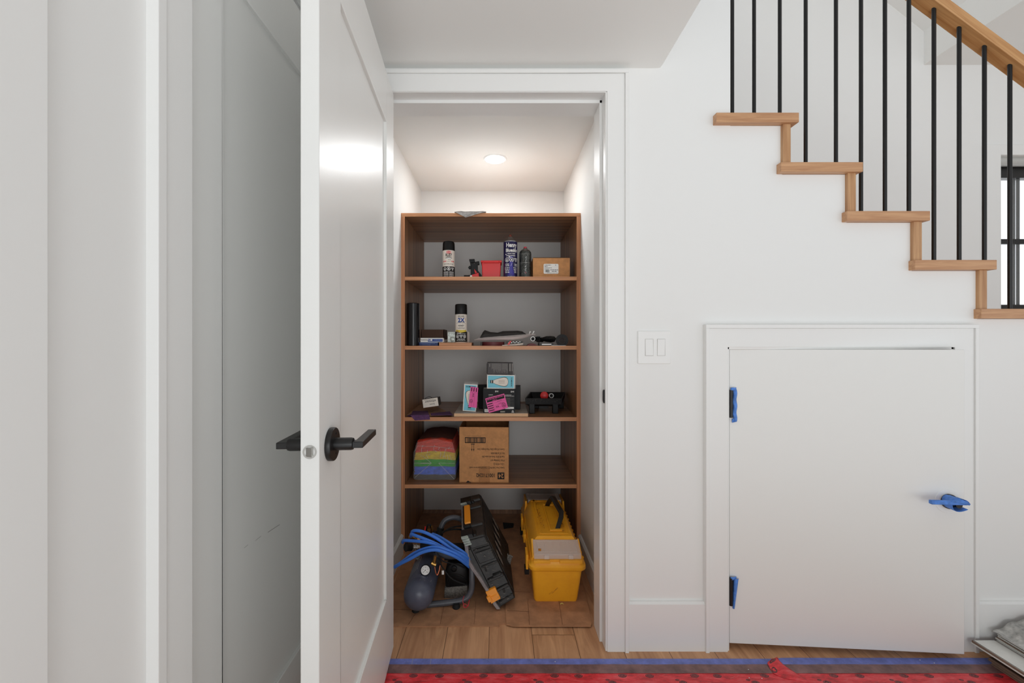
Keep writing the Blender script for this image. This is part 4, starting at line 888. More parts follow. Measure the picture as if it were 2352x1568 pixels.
for y, e in ((yA-.006, .0), (yA+.012, .003), (yB_, .003)):
    w0, w1 = X0-.004-e, X1+.004+e; rings.append([Vector((w0+.012, y, z4+.0012)), Vector((w1-.012, y, z4+.0012)), Vector((w1, y, z4+.014)), Vector((w1-.0005, y, z4+.15)), Vector((w1-.018, y, z4+.208)), Vector(((w0+w1)/2, y, z4+.228)), Vector((w0+.018, y, z4+.208)), Vector((w0+.0005, y, z4+.15)), Vector((w0, y, z4+.014))])
g.ring(rings)
g2 = G(); rr = random.Random(11)
def line(a, b, r_=.0007):
    p = Vector((a[0], yA-.0075, z4+a[1])); q = Vector((b[0], yA-.0075, z4+b[1])); g2.tube([p, (p+q)/2+Vector((rr.uniform(-.002, .002), -.0006, 0)), q], r_, 5, 0, 2)
for a, b in (((X0+.004, .015), (-.37, .095)), ((X1-.004, .006), (-.33, .095)), ((-.37, .095), (X0+.002, .094)), ((-.33, .095), (X1, .093)), ((-.37, .095), (-.42, .135)), ((X0+.004, .16), (X0+.02, .19)), ((X0+.02, .19), (-.35, .186)), ((-.35, .186), (X1-.006, .172))): line(a, b)
for i in range(22):
    x = rr.uniform(X0+.03, X1-.02); z = rr.uniform(.125, .195); line((x, z), (x+rr.uniform(-.008, .012), z-rr.uniform(.005, .03)), .0008)
for i in range(14): x = X0+.035+i*.004; line((x, .092), (x+.003, .096), .001)
fw = obj('plastic_wrap', g, M['film'], t); obj('wrap_crease', g2, mat('film_crease', (240, 236, 232), .2, alpha=.75), fw)
# big cardboard carton
t = thing('cardboard_carton', (-.08, 2.45, z4), 'tall open brown carton with black upside down printing on the lower shelf', 'box')
c0, c1 = Vector((-.2125, 2.292, z4)), Vector((.0550, 2.284, z4)); cw = (c1-c0).length
dx = (c1-c0).normalized(); CM = Matrix.Translation(c0) @ Matrix(((dx.x, -dx.y, 0, 0), (dx.y, dx.x, 0, 0), (0, 0, 1, 0), (0, 0, 0, 1)))
HB = .301; g = G(CM); Db = .34
g.box(0, cw, 0, .003, 0, HB); g.box(0, .003, .003, Db, 0, HB); g.box(cw-.003, cw, .003, Db, 0, HB); g.box(0, cw, Db-.003, Db, 0, HB); g.box(0, cw, 0, Db, .0, .003)
g.S = lambda u, v: Vector((u, -.0005, v))
R_ = math.pi
g.rect(.030, .142, .215, .219, 1); g.rect(.030, .142, .242, .246, 1); g.rect(.030, .034, .215, .246, 1); g.rect(.138, .142, .215, .246, 1)
rr = random.Random(8); u = .040
while u < .133: wd = rr.choice((.0012, .002, .0035, .005)); g.rect(u, u+wd, .218, .243, 1 if rr.random() < .75 else 2); u += wd+rr.choice((.0015, .003))
bars(g, .045, .12, .2525, .0025, 1, seed=4)
g.rect(.063, .083, .2075, .2115, 1)
for u in (.0675, .0785):
    g.rect(u-.0009, u+.0009, .178, .209, 1); g.add([g.S(u-.0034, .183), g.S(u+.0034, .183), g.S(u, .168)], [(0, 1, 2)], 1)
rt = cw-.022
for s_, z_, h_, wd in (("Country of Origin: China / Pays d'origine: Chine", .181, .0118, .148), ('Patt. UC #: 0000-000A', .160, .0118, .075), ('Case Wt 28 lb / Poids de la caisse 28 lb', .141, .0118, .123), ('8 Pack / Emballage de 8', .121, .0118, .075), ('1.22m x 4.57m (2)', .101, .0118, .060), ("Canvas Drop Cloth 4'x15' / Toile de Protection en coutil", .081, .0118, .190)):
    vs_, _ = text_mesh(s_, 'LEFT', .012); nat = max(v[0] for v in vs_)*h_; g.text(s_, rt, z_, h_*1.15, 1, align='LEFT', rot=R_, sx=wd/nat/1.15, bold=.012)
vs_, _ = text_mesh('1001710242', 'LEFT', .02); nat = max(v[0] for v in vs_)*.028; g.text('1001710242', cw-.072, .040, .028, 1, align='LEFT', rot=R_, sx=.104/nat, bold=.02)
g.rect(cw-.060, cw-.023, .0195, .0565, 1); g.S = lambda u, v: Vector((u, -.0009, v)); g.text('24', cw-.0415, .038, .033, 3, rot=R_, sx=.85, bold=.02); g.S = lambda u, v: Vector((u, -.0005, v))
g.add([g.S(.035, .0), g.S(.046, .011), g.S(.066, .0)], [(0, 1, 2)], 1); g.add([g.S(.050, .0012), g.S(.054, .006), g.S(.060, .001)], [(0, 1, 2)], 3)
obj('carton_body', g, [M['card'], M['ink'], M['cardd'], M['card']], t, bev=.0004)
g = G(CM); g.box(.105, .165, -.0008, -.0003, .001, .09); obj('packing_tape', g, mat('brown_packing_tape', (176, 124, 78), .25, alpha=.12), t)
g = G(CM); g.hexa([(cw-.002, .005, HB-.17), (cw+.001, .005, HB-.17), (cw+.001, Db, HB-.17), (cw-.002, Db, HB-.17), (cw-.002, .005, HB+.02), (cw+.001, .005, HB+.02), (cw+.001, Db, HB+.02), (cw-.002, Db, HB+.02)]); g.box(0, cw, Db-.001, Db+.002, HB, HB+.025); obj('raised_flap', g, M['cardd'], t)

# ================================================================ CLOSET FLOOR
def fl(px, py, z=0): Y = (H-z)*F/(py-VY); return P(px, py, Y)
def fsheet(name, pts, z0, th, creases, label):
    g = G(); q = [fl(px, py, z0+th) for px, py in pts]; q = [Vector((max(XL+.016, min(XR-.016, p.x)), min(p.y, 2.84), z0+th)) for p in q]
    g.prism(q, (0, 0, -th+.0003))
    for a, b in creases:
        a, b = fl(*a, z0+th+.0006), fl(*b, z0+th+.0006); d_ = (b-a).normalized(); n_ = Vector((-d_.y, d_.x, 0))*.0010; k = 12; rr = random.Random(int(a.x*1000))
        R = []
        for i in range(k+1):
            p = a+(b-a)*i/k+Vector((rr.uniform(-.0012, .0012), 0, 0)); R.append([p-n_, p+n_, p+n_+Vector((0, 0, .0006)), p-n_+Vector((0, 0, .0006))])
        g.ring(R, 1)
    return tag(obj(name, g, [M['cardf'], M['cardl']]), label, 'cardboard')
fsheet('cardboard_sheet', [(890, 1437.5), (1146, 1437), (1147, 1431.5), (1300, 1431), (1280, 1300), (1260, 1180), (955, 1178), (953, 1200), (890, 1380)], .0, .004,
       [((938, 1434), (958, 1402)), ((1011, 1433), (1022, 1380)), ((1089, 1433), (1093, 1380)), ((905, 1399), (945, 1400))], 'large flattened cardboard sheet under the air compressor and black case')
fsheet('cardboard_sheet', [(1161, 1400), (1163, 1432), (1180, 1436.5), (1357, 1436.5), (1359, 1430), (1346, 1365), (1311, 1240), (1160, 1240)], .0045, .005,
       [((1216, 1434), (1212, 1375)), ((1292, 1434), (1281, 1362)), ((1180, 1358), (1218, 1360)), ((1165, 1402), (1215, 1404))], 'smaller flattened cardboard sheet under the yellow toolbox')
g = G(); q = [fl(1157, 1216), fl(1179, 1213), fl(1180, 1205), fl(1155, 1203)]
g.prism([Vector((p.x, p.y, .0047)) for p in q], (0, 0, .006)); tag(obj('black_strap', g, M['rub'], bev=.001), 'short black strap lying on the cardboard behind the black case', 'strap')

# ---------------------------------------------------------------- yellow toolbox
ZF_ = .0096
tbx = thing('toolbox', (.25, 2.14, ZF_), 'long yellow plastic toolbox with clear organisers in its lid and a black handle', 'toolbox')
y0, y1 = 1.824, 2.47
def rrect(x0, x1, ya, yb, z, r, n=5):
    out = []
    for cx, cy, a in ((x1-r, yb-r, 0), (x0+r, yb-r, 90), (x0+r, ya+r, 180), (x1-r, ya+r, 270)):
        for i in range(n+1): t_ = math.radians(a+90*i/n); out.append(Vector((cx+r*math.cos(t_), cy+r*math.sin(t_), z)))
    return out
g = G(); g.ring([rrect(.158, .340, y0+.004, y1-.02, ZF_, .012), rrect(.154, .343, y0, y1-.015, ZF_+.008, .016), rrect(.143, .364, y0-.010, y1, ZF_+.150, .02)])
obj('body', g, M['yel'], tbx, ang=50)
g = G(); zr0 = ZF_+.148
g.ring([rrect(.137, .371, y0-.016, y1+.006, zr0-.008, .026), rrect(.131, .378, y0-.022, y1+.01, zr0-.002, .03), rrect(.131, .378, y0-.022, y1+.01, zr0+.012, .03), rrect(.139, .370, y0-.014, y1+.004, zr0+.018, .026), rrect(.141, .368, y0-.012, y1+.002, zr0+.032, .024)])
obj('rim', g, M['yel'], tbx, ang=50)
zt0 = .256; zl = zr0+.030
def lid_sec(y, k=1.0, dz=0): return [Vector((.142, y, zl)), Vector((.368, y, zl)), Vector((.360, y, zl+.022)), Vector((.340, y, zt0+dz-.006)), Vector((.333, y, zt0+dz)), Vector((.176, y, zt0+dz)), Vector((.168, y, zt0+dz-.006)), Vector((.150, y, zl+.022))]
g = G(); ya, yb = 1.905, 2.335
g.ring([lid_sec(ya), lid_sec(yb)]); # side cheeks past the organisers
for yy0, yy1 in ((1.83, ya), (yb, 2.465)):
    for xa, xb in ((.143, .162), (.350, .367)):
        lo = zl; hi0 = (zl+.012 if yy0 == 1.83 else zt0-.004); hi1 = (zt0-.01 if yy0 == 1.83 else zt0-.012)
        g.hexa([(xa, yy0, lo), (xb, yy0, lo), (xb, yy1, lo), (xa, yy1, lo), (xa+.004, yy0, hi0), (xb-.004, yy0, hi0), (xb-.004, yy1, hi1), (xa+.004, yy1, hi1)])
g.box(.150, .360, 1.815, 1.84, zl-.004, zl+.008); g.box(.150, .222, 1.806, 1.818, zl-.004, zl+.008); g.box(.262, .360, 1.806, 1.818, zl-.004, zl+.008)
g.box(.188, .200, 1.93, 2.34, zt0, zt0+.003); g.box(.312, .322, 1.93, 2.34, zt0, zt0+.003); g.box(.196, .32, 1.925, 1.935, zt0, zt0+.003); g.box(.176, .333, 2.318, 2.334, zt0, zt0+.003)
g.box(.238, .244, 1.97, 2.26, zt0+.0005, zt0+.006); g.box(.290, .296, 1.97, 2.26, zt0+.0005, zt0+.004); g.box(.238, .296, 1.955, 1.972, zt0+.0005, zt0+.006); g.box(.238, .296, 2.26, 2.275, zt0+.0005, zt0+.006)
lid = obj('lid', g, M['yel'], tbx, bev=.0018)
g = G(); g.S = lambda u, v: Vector((u, v, zt0+.0035)); rr = random.Random(2)
for k in range(90):
    c0_ = (.207+rr.gauss(0, .006), rr.uniform(2.06, 2.33)) if k < 45 else ((.212+rr.gauss(0, .004), rr.uniform(1.98, 2.06)) if k < 60 else (.302+rr.gauss(0, .005), rr.uniform(1.95, 2.12)))
    g.disc(c0_[0], c0_[1], rr.uniform(.0005, .003), rr.uniform(.001, .006), 0, 6)
g.S = lambda u, v: Vector((u, y0-.010+(ZF_+.15-v)*.07-.0006, v))
g.rect(.225, .262, .06, .062, 0, 1, .8); g.rect(.215, .235, .05, .0512, 0, 1, .7)
tag(obj('scuff_mark', g, M['scuff'], lid), kind='stuff')
def organiser(name, ya, yb, za, zb, x0, x1, front=True):
    g = G(); h0 = .022
    def pt(x, y, t): return Vector((x, y, za+(zb-za)*(y-ya)/(yb-ya)+t))
    g.ring([[pt(x0, ya, 0), pt(x1, ya, 0), pt(x1, yb, 0), pt(x0, yb, 0)], [pt(x0, ya, h0), pt(x1, ya, h0), pt(x1, yb, h0), pt(x0, yb, h0)]])
    o = obj(name, g, M['clear'], tbx, bev=.003)
    g = G(); wr = .0009; t_ = h0+.0006
    X = [x0+.018, x1-.018]; Y_ = [ya+.012 if front else ya+.006, yb-.012]
    for a, b in ((pt(X[0], Y_[0], t_), pt(X[1], Y_[0], t_)), (pt(X[0], Y_[1], t_), pt(X[1], Y_[1], t_)), (pt(X[0], Y_[0], t_), pt(X[0], Y_[1], t_)), (pt(X[1], Y_[0], t_), pt(X[1], Y_[1], t_)),
                 (pt(x0+.003, ya+.002, t_), pt(X[0], Y_[0], t_)), (pt(x1-.003, ya+.002, t_), pt(X[1], Y_[0], t_)), (pt(x0+.003, yb-.002, t_), pt(X[0], Y_[1], t_)), (pt(x1-.003, yb-.002, t_), pt(X[1], Y_[1], t_)),
                 (pt(x0+.003, ya+.001, t_), pt(x1-.003, ya+.001, t_))): g.tube([a, b], wr, 6, 0, 1)
    if front:
        for i in range(1, 5): x = X[0]+(X[1]-X[0])*i/5; g.tube([pt(x, Y_[0], t_), pt(x, Y_[1], t_)], .0005, 5, 0, 1)
        for xx in (x0+.045, x1-.055): g.box(xx, xx+.020, ya-.003, ya+.001, za+.003, za+h0-.002)
    obj('organiser_rib', g, mat('organiser_rib', (226, 214, 206), .3, alpha=.8), o)
    if front:
        g = G(); p = pt(x0+.020, ya+.018, t_+.0004); g.add([p, p+Vector((.012, -.004, 0)), p+Vector((.014, .010, .004)), p+Vector((.002, .012, .004))], [(0, 1, 2, 3)]); obj('broken_patch', g, M['scuff'], o)
organiser('organiser_tray', 1.822, 1.902, zl+.006, zt0-.034, .153, .358)
organiser('organiser_tray', 2.338, 2.462, zt0-.022, zt0-.030, .164, .348, False)
g = G()
pts = [(.259, 2.262, zt0-.002), (.282, 2.215, .322), (.306, 2.03, .306), (.272, 1.968, zt0-.004)]
P4 = [Vector(p) for p in pts]
def hsec(p, w_, t_, tx): 
    tx = tx.normalized(); sdv = tx.cross(Vector((.35, 0, 1))).normalized(); n_ = sdv.cross(tx); return [p-sdv*w_-n_*t_, p+sdv*w_-n_*t_, p+sdv*w_+n_*t_, p-sdv*w_+n_*t_]
g.ring([hsec(P4[0], .011, .006, P4[1]-P4[0]), hsec(P4[1]+(P4[0]-P4[1])*.18, .011, .006, P4[1]-P4[0]), hsec(P4[1]+(P4[2]-P4[1])*.08, .011, .009, P4[2]-P4[1]), hsec(P4[2]+(P4[1]-P4[2])*.08, .011, .009, P4[2]-P4[1]), hsec(P4[2]+(P4[3]-P4[2])*.2, .011, .007, P4[3]-P4[2]), hsec(P4[3], .010, .006, P4[3]-P4[2])])
obj('handle', g, M['black'], tbx, bev=.002)
for yy, w_ in ((2.24, .045), (1.86, .045)):
    g = G(); g.box(.121, .132, yy, yy+w_+.03, zr0-.028, zr0+.036); lt_ = obj('latch', g, M['yel'], tbx, bev=.002)
    g = G(); g.box(.116, .135, yy+.01, yy+w_, zr0-.055, zr0-.026); obj('latch_pad', g, M['blackp'], lt_)
g = G(); g.box(.122, .136, 2.06, 2.12, zr0-.006, zr0+.034); g.box(.119, .124, 2.085, 2.095, zr0+.01, zr0+.022); obj('hasp', g, M['yel'], tbx, bev=.002)
for i in range(12): g = G(); g.lathe([(.004, 0), (.004, .01)], (.3775, 1.88+i*.045, zr0+.014), (0, 1, 0), 8); obj('hinge_knuckle', g, M['yel'], tbx)
g = G(); q = fl(1290, 1388, .01); rr = random.Random(1)
g.tube([q+Vector((-.006, 0, .002)), q+Vector((.001, 0, .006)), q+Vector((.008, .002, .001))], .0016, 6); tag(obj('yellow_scrap', g, mat('pale_yellow_foam', (226, 216, 120), .8)), 'tiny pale yellow scrap at the foot of the toolbox front', 'scrap')

# ---------------------------------------------------------------- black tool case
cs = thing('tool_case', (.0, 2.0, .01), 'big scuffed black tool case leaning between compressor and toolbox, with orange latches', 'case')
D0 = Vector((-.0055, 1.782, .006)); C0 = Vector((.074, 1.79, .050)); A0 = Vector((-.159, 1.86, .262)); B0 = Vector((-.058, 1.87, .283))
A1 = Vector((-.196, 2.24, .296)); B1 = Vector((-.090, 2.25, .318)); C1 = Vector((.054, 2.18, .088)); D1 = Vector((-.034, 2.17, .040))
# u: thickness (0 left gasket side .. 1 right face), v: 0 bottom .. 1 top, w: 0 near .. 1 far
def Q(u, v, w_):
    n = (D0*(1-u)+C0*u)*(1-v)+(A0*(1-u)+B0*u)*v; f = (D1*(1-u)+C1*u)*(1-v)+(A1*(1-u)+B1*u)*v
    return n*(1-w_)+f*w_
def qb(g, u0, u1, v0, v1, w0, w1, m=0):
    g.hexa([Q(u0, v0, w0), Q(u1, v0, w0), Q(u1, v0, w1), Q(u0, v0, w1), Q(u0, v1, w0), Q(u1, v1, w0), Q(u1, v1, w1), Q(u0, v1, w1)], m)
g = G(); qb(g, .14, .96, .0, 1, 0, 1); qb(g, .96, 1.0, .06, .95, .04, .95)
obj('shell', g, M['dusty'], cs, bev=.006)
for a_ in ((.2, .96, .80, .83, -.022, .01), (.2, .96, .56, .585, -.02, .01), (.2, .96, .36, .40, -.03, .01), (.2, .96, .20, .235, -.026, .01), (.2, .96, .02, .08, -.02, .01), (.30, .36, .5, .585, -.02, .01), (.18, .94, .86, .98, -.026, .01), (.2, .94, .62, .78, -.012, .01),
           (.5, .9, .40, .43, -.045, .01), (.62, .70, .15, .2, -.025, .01), (.2, .94, .98, 1.012, -.02, .12), (.2, .94, .99, 1.03, .22, .30), (.2, .94, .99, 1.03, .66, .74), (.2, .94, .99, 1.04, .85, .98)):
    g = G(); qb(g, *a_); obj('molded_rib', g, M['dusty'], cs, bev=.003)
g = G()
for w_ in (.12, .3, .48, .66, .84):
    c = Q(1.03, .52, w_); a_ = (Q(1, .64, w_)-Q(1, .40, w_))*.5; b_ = (Q(1, .5, w_+.055)-Q(1, .5, w_-.055))*.5
    g.add([c+a_*math.cos(t_*math.pi/12)+b_*math.sin(t_*math.pi/12)*.9 for t_ in range(24)], [tuple(range(24))])
obj('oval_panel', g, mat('worn_grey_patch', (112, 106, 100), .7, var=.3, vs=60), cs)
g = G(); qb(g, -.16, .14, .30, .84, .01, .9); qb(g, 0.0, .14, .01, .995, .02, .99); obj('lid_panel', g, M['dusty'], cs, bev=.004)
g = G(); pts = [Q(.06+o_, v, -.012) for v, o_ in ((0, .0), (.06, -.04), (.13, -.06), (.19, -.04), (.24, -.06), (.45, -.14), (.6, -.22), (.7, -.24), (.8, -.16), (.88, -.06), (.97, .03))]
pts2 = [Q(.04, 1.0, w_) for w_ in (.02, .12, .3, .6, .85, .97)]
R = []
for p in pts: R.append([p+Vector((-.007, -.005, 0)), p+Vector((.008, -.006, .002)), p+Vector((.008, .014, .002)), p+Vector((-.007, .014, 0))])
g.ring(R); R = [[p+Vector((-.006, 0, -.004)), p+Vector((.005, 0, -.004)), p+Vector((.005, 0, .005)), p+Vector((-.006, 0, .005))] for p in pts2]; g.ring(R)
obj('gasket', g, M['gasket'], cs, bev=.002)
for w0 in (-.02, .80):
    g = G(); qb(g, .02, .5, .995, 1.06, w0, w0+.14); qb(g, .5, .62, .995, 1.035, w0+.02, w0+.12); lc = obj('latch_bracket', g, M['blackp'], cs, bev=.002)
    g = G(); 
    for i in range(4): qb(g, .0, .30, .925+i*.034, .945+i*.034, w0-.02, w0+.04)
    qb(g, .01, .29, .915, 1.055, w0-.008, w0+.04); obj('latch', g, M['latchg'], lc, bev=.0015)
g = G(); qb(g, .10, .42, 1.0, 1.05, .20, .72); hb = obj('handle_frame', g, M['blackp'], cs, bev=.003)
g = G(); qb(g, .20, .46, 1.045, 1.075, .24, .68); obj('handle_grip', g, M['orange'], hb, bev=.002)
g = G(); qb(g, -.10, .38, .115, .275, -.035, -.0); qb(g, -.16, .02, .15, .22, -.05, -.02); qb(g, -.04, .32, .19, .20, -.042, -.03); obj('side_latch', g, M['orange'], cs, bev=.002)
g = G(); rr = random.Random(21)
for i in range(70):
    v = rr.uniform(.05, .95); u = rr.uniform(.2, .9); p = Q(u, v, -.034); g.add([p, p+Vector((rr.uniform(.004, .02), 0, rr.uniform(-.002, .006))), p+Vector((rr.uniform(.002, .01), 0, rr.uniform(.0006, .0015)))], [(0, 1, 2)])
for i in range(60):
    v = rr.uniform(.1, .9); w_ = rr.uniform(.05, .9); p = Q(1.008, v, w_); q = Q(1.008, v-rr.uniform(.0, .06), w_+rr.uniform(-.01, .01)); g.add([p, q, q+Vector((0, .004, 0))], [(0, 1, 2)])
tag(obj('scratch_mark', g, M['dust'], cs), kind='stuff')
g = G(); c = P(1170, 1285, 1.99); g.add([c+Vector(p) for p in ((-.010, 0, .02), (.006, 0, .024), (.012, 0, .008), (.006, -.002, -.012), (.004, 0, -.026), (-.006, 0, -.016), (-.01, 0, 0))], [tuple(range(7))]); g.tube([c+Vector((-.008, 0, .028)), c+Vector((-.006, 0, .020)), c+Vector((.004, -.004, .022)), c+Vector((.016, 0, .012))], .0028, 6)
tag(obj('dust_lump', g, M['dust']), 'pale dust covered scrap stuck on the right side of the black case', 'debris')

# ---------------------------------------------------------------- air compressor
cp = thing('air_compressor', (-.27, 1.95, .006), 'portable air compressor with dark blue grey tank, gauge and tubular frame', 'compressor')
tx_, tz_, tr_ = -.333, .080, .0625
ax = Vector((-.01, 1, .0)).normalized(); t0_ = Vector((tx_, 1.745, tz_))
prof = [(.001, -.034), (.02, -.032), (.037, -.025), (.050, -.014), (.059, 0), (tr_, .016)]
g = G(); g.lathe(prof+[(tr_, .30), (.059, .316), (.048, .33), (.001, .345)], t0_, ax, 48)
g.lathe([(tr_+.0006, .030), (tr_+.0008, .032), (tr_+.0006, .034)], t0_, ax, 48, 0, False)
S_ = lambda u, v: t0_+ax*v+Vector((math.sin(u/tr_)*(tr_+.0006), 0, math.cos(u/tr_)*(tr_+.0006)))
g.S = S_; rr = random.Random(4)
g.rect(-.062, -.016, .190, .235, 2, 8); g.text('CA', -.030, .205, .030, 1, rot=math.pi/2)
for i in range(7): S__ = g.S; g.S = (lambda S, i=i: lambda a, b: S(-.022-i*.0062+b, .185-i*.008+a))(S__); bars(g, -.085, 0, 0, .0036, 1, seed=70+i); g.S = S__
for i in range(26): r_ = rr.uniform(.0005, .0016); u = rr.uniform(-.08, .06); v = rr.uniform(-.002, .06); g.disc(u, v, r_, r_*rr.uniform(1, 3), 1, 6)
obj('tank', g, [M['tank'], mat('faded_white_print', (170, 170, 172), .6), mat('dark_maroon_print', (84, 40, 44), .5)], cp)
gc = P(977, 1309, 1.80); ga = Vector((.05, -1, .42)).normalized(); gq = Vector((0, 0, 1)).rotation_difference(ga)
g = G(); g.lathe([(.008, -.045), (.008, -.018), (.020, -.018), (.0215, -.014), (.0215, 0), (.019, .0015), (.0185, 0)], gc, ga, 36); gg = obj('gauge', g, M['blackp'], cp)
g = G(); g.lathe([(.0185, 0), (.0185, .0006)], gc, ga, 36, 0)
upv = (Vector((0, 0, 1))-ga*ga.z).normalized(); rtv = upv.cross(ga)
g.S = lambda u, v: gc+ga*.0009+rtv*u+upv*v
for i in range(21): a = math.radians(-45+i*13.5); g.rect(.0125, .0165 if i % 5 == 0 else .015, -.0003, .0003, 1, 1, a, 0, 0)
for i, s_ in enumerate(('0', '50', '100', '150', '200')): a = math.radians(225-i*67.5); g.text(s_, math.cos(a)*.0095, math.sin(a)*.0095, .0042, 1)
g.disc(0, 0, .0018, .0018, 1, 12); g.rect(0, .013, -.0005, .0005, 1, 1, math.radians(225), 0, 0)
obj('gauge_dial', g, [M['whiteprint'], M['ink']], gg)
g = G(); c = P(959.5, 1280, 1.92); g.lathe([(.011, 0), (.011, .012), (.0075, .012), (.0075, .004)], c, (.02, -.7, .8), 28); g.lathe([(.004, 0), (.004, .008)], c, (.02, -.7, .8), 16); obj('tank_port', g, M['dust'], cp)
g = G(); r_ = .0125
g.tube([P(970, 1390, 1.80), P(985, 1388, 1.80), P(1030, 1383, 1.805), P(1060, 1378, 1.81), P(1075, 1370, 1.815), P(1083, 1352, 1.82), P(1084, 1325, 1.825), P(1083, 1300, 1.84), P(1074, 1284, 1.86), P(1055, 1277, 1.88), P(1030, 1277, 1.90), P(1012, 1270, 1.92), P(1002, 1255, 1.95)], r_, 16)
g.tube([P(1005, 1255, 2.03), P(1009, 1235, 2.05), P(1013, 1212, 2.06), P(1022, 1195, 2.07), P(1040, 1188, 2.08), P(1058, 1192, 2.09), P(1070, 1205, 2.10), P(1077, 1230, 2.10), P(1080, 1262, 2.10)], r_, 16)
g.tube([P(1084, 1325, 1.825), P(1080, 1345, 1.95), P(1076, 1325, 2.1)], .010, 12)
obj('frame_tube', g, M['tube'], cp)
g = G(); g.tube([P(1004.5, 1258, 2.03), P(1007.5, 1238, 2.045), P(1012, 1212, 2.06)], .0165, 16); obj('handle_grip', g, M['rub'], cp)
for px, py in ((955, 1403), (1048, 1395)):
    g = G(); c = fl(px, py, .004); g.lathe([(.015, 0), (.0165, .003), (.0145, .010), (.013, .018)], c, n=24); obj('rubber_foot', g, M['rub'], cp)
g = G(); q = [P(1020, 1384, 1.86), P(1075, 1378, 1.86), P(1073, 1345, 1.86), P(1021, 1350, 1.86)]; g.prism(q, (0, .12, 0)); obj('motor_mount', g, M['dust'], cp, bev=.002)
g = G(); c = P(1049, 1327, 1.875)
sec = lambda y, s: [Vector((c.x+.052*s*math.cos(t_*math.pi/16), y, c.z+(.020 if 0 <= t_ <= 16 else -.020)+.052*s*math.sin(t_*math.pi/16))) for t_ in range(33)][:-1]
g.ring([sec(1.865, .8), sec(1.87, .95), sec(1.88, 1), sec(2.02, 1)]); g.lathe([(.013, 0), (.013, .006), (.009, .008), (.009, .004)], P(1043, 1305, 1.862), (0, -1, 0), 24)
for dx_, dz_ in ((-.028, -.035), (.028, -.035), (-.03, .025), (.032, .0)): g.lathe([(.0035, 0), (.0035, .004)], (c.x+dx_, 1.866, c.z+dz_), (0, -1, 0), 12)
for k in (.86, .7): g.lathe([(.052*k, 0), (.052*k, .0025), (.052*k-.003, .0025), (.052*k-.003, 0)], (c.x, 1.866, c.z-.02), (0, -1, 0), 32, 0, False)
obj('motor_housing', g, M['blackp'], cp)
g = G(); c = P(1046, 1262, 1.97); g.box(c.x-.04, c.x+.03, 1.93, 2.02, c.z-.03, c.z+.005); 
for i in range(6): g.box(c.x-.046, c.x+.036, 1.925, 2.025, c.z-.028+i*.0062, c.z-.0255+i*.0062)
obj('cylinder_head', g, M['dusty'], cp)
for a, b, rr_ in (((945, 1230), (958, 1238), .006), ((958, 1238), (985, 1236), .007), ((985, 1215), (990, 1240), .0065), ((992, 1208), (994, 1228), .004), ((940, 1233), (948, 1233), .008)): g = G(); g.cyl(P(*a, 1.94), P(*b, 1.95), rr_, n=12); obj('brass_fitting', g, M['brass'], cp)
g = G(); g.cyl(P(1000, 1277, 1.84), P(996, 1298, 1.84), .007, n=12); g.cyl(P(991, 1292, 1.84), P(1001, 1297, 1.84), .0085, n=8)
obj('brass_fitting', g, M['brass'], cp)
g = G(); g.cyl(P(932, 1256, 1.86), P(944, 1256, 1.88), .0165, n=24); g.cyl(P(932, 1256, 1.86), P(934, 1256, 1.862), .0185, n=24); obj('regulator_knob', g, M['blackp'], cp)
g = G(); g.cyl(P(944, 1256, 1.88), P(962, 1256, 1.90), .010, n=20); g.cyl(P(949, 1256, 1.885), P(951, 1256, 1.887), .013, n=20); g.cyl(P(955, 1256, 1.89), P(957, 1256, 1.892), .013, n=20); obj('regulator_collar', g, M['chrome'], cp)
g = G(); g.box(P(968, 0, 1.95).x, P(1002, 0, 1.95).x, 1.92, 1.98, P(0, 1262, 1.95).z, P(0, 1225, 1.95).z); g.tube([P(978, 1228, 1.95), P(981, 1208, 1.95), P(988, 1205, 1.95), P(993, 1222, 1.95)], .004, 8); obj('pressure_switch', g, M['blackp'], cp, bev=.003)
g = G(); g.cyl(P(976, 1217, 1.93), P(977, 1209, 1.93), .003, n=10); obj('switch_tip', g, M['red'], cp)
g = G(); g.tube([P(998, 1298, 1.84), P(1000, 1312, 1.835), P(1004, 1320, 1.835), P(1008, 1312, 1.84), P(1011, 1298, 1.85)], .0026, 8); obj('copper_pipe', g, M['copper'], cp)
for r_c, pc in ((.0032, ((1005, 1280, 1.85), (1018, 1305, 1.845), (1040, 1330, 1.843), (1073, 1343, 1.845))), (.0038, ((1014, 1225, 2.02), (1035, 1212, 2.03), (1060, 1208, 2.05), (1075, 1212, 2.07))),
                (.0038, ((1014, 1222, 2.02), (1035, 1216, 2.03), (1062, 1216, 2.05), (1075, 1222, 2.07))), (.0028, ((1008, 1283, 1.85), (1022, 1290, 1.86), (1048, 1296, 1.86), (1068, 1305, 1.86)))):
    g = G(); g.tube([P(*q_) for q_ in pc], r_c, 8); obj('power_cord', g, M['rub'], cp)
g = G(); g.box(P(1015, 0, 1.84).x, P(1020, 0, 1.84).x, 1.836, 1.838, P(0, 1318, 1.84).z, P(0, 1309, 1.84).z); obj('cord_tag', g, M['whiteprint'], cp)
g = G(); g.tube([P(1066, 1368, 1.80), P(1063, 1380, 1.785), P(1068, 1394, 1.78), P(1075, 1388, 1.78), P(1078, 1376, 1.80), P(1076, 1389, 1.775), P(1070, 1395, 1.775), P(1064, 1392, 1.775), P(1067, 1386, 1.78), P(1075, 1391, 1.775)], .0012, 6); obj('red_tie', g, mat('red_tie', (210, 60, 70), .5), cp)
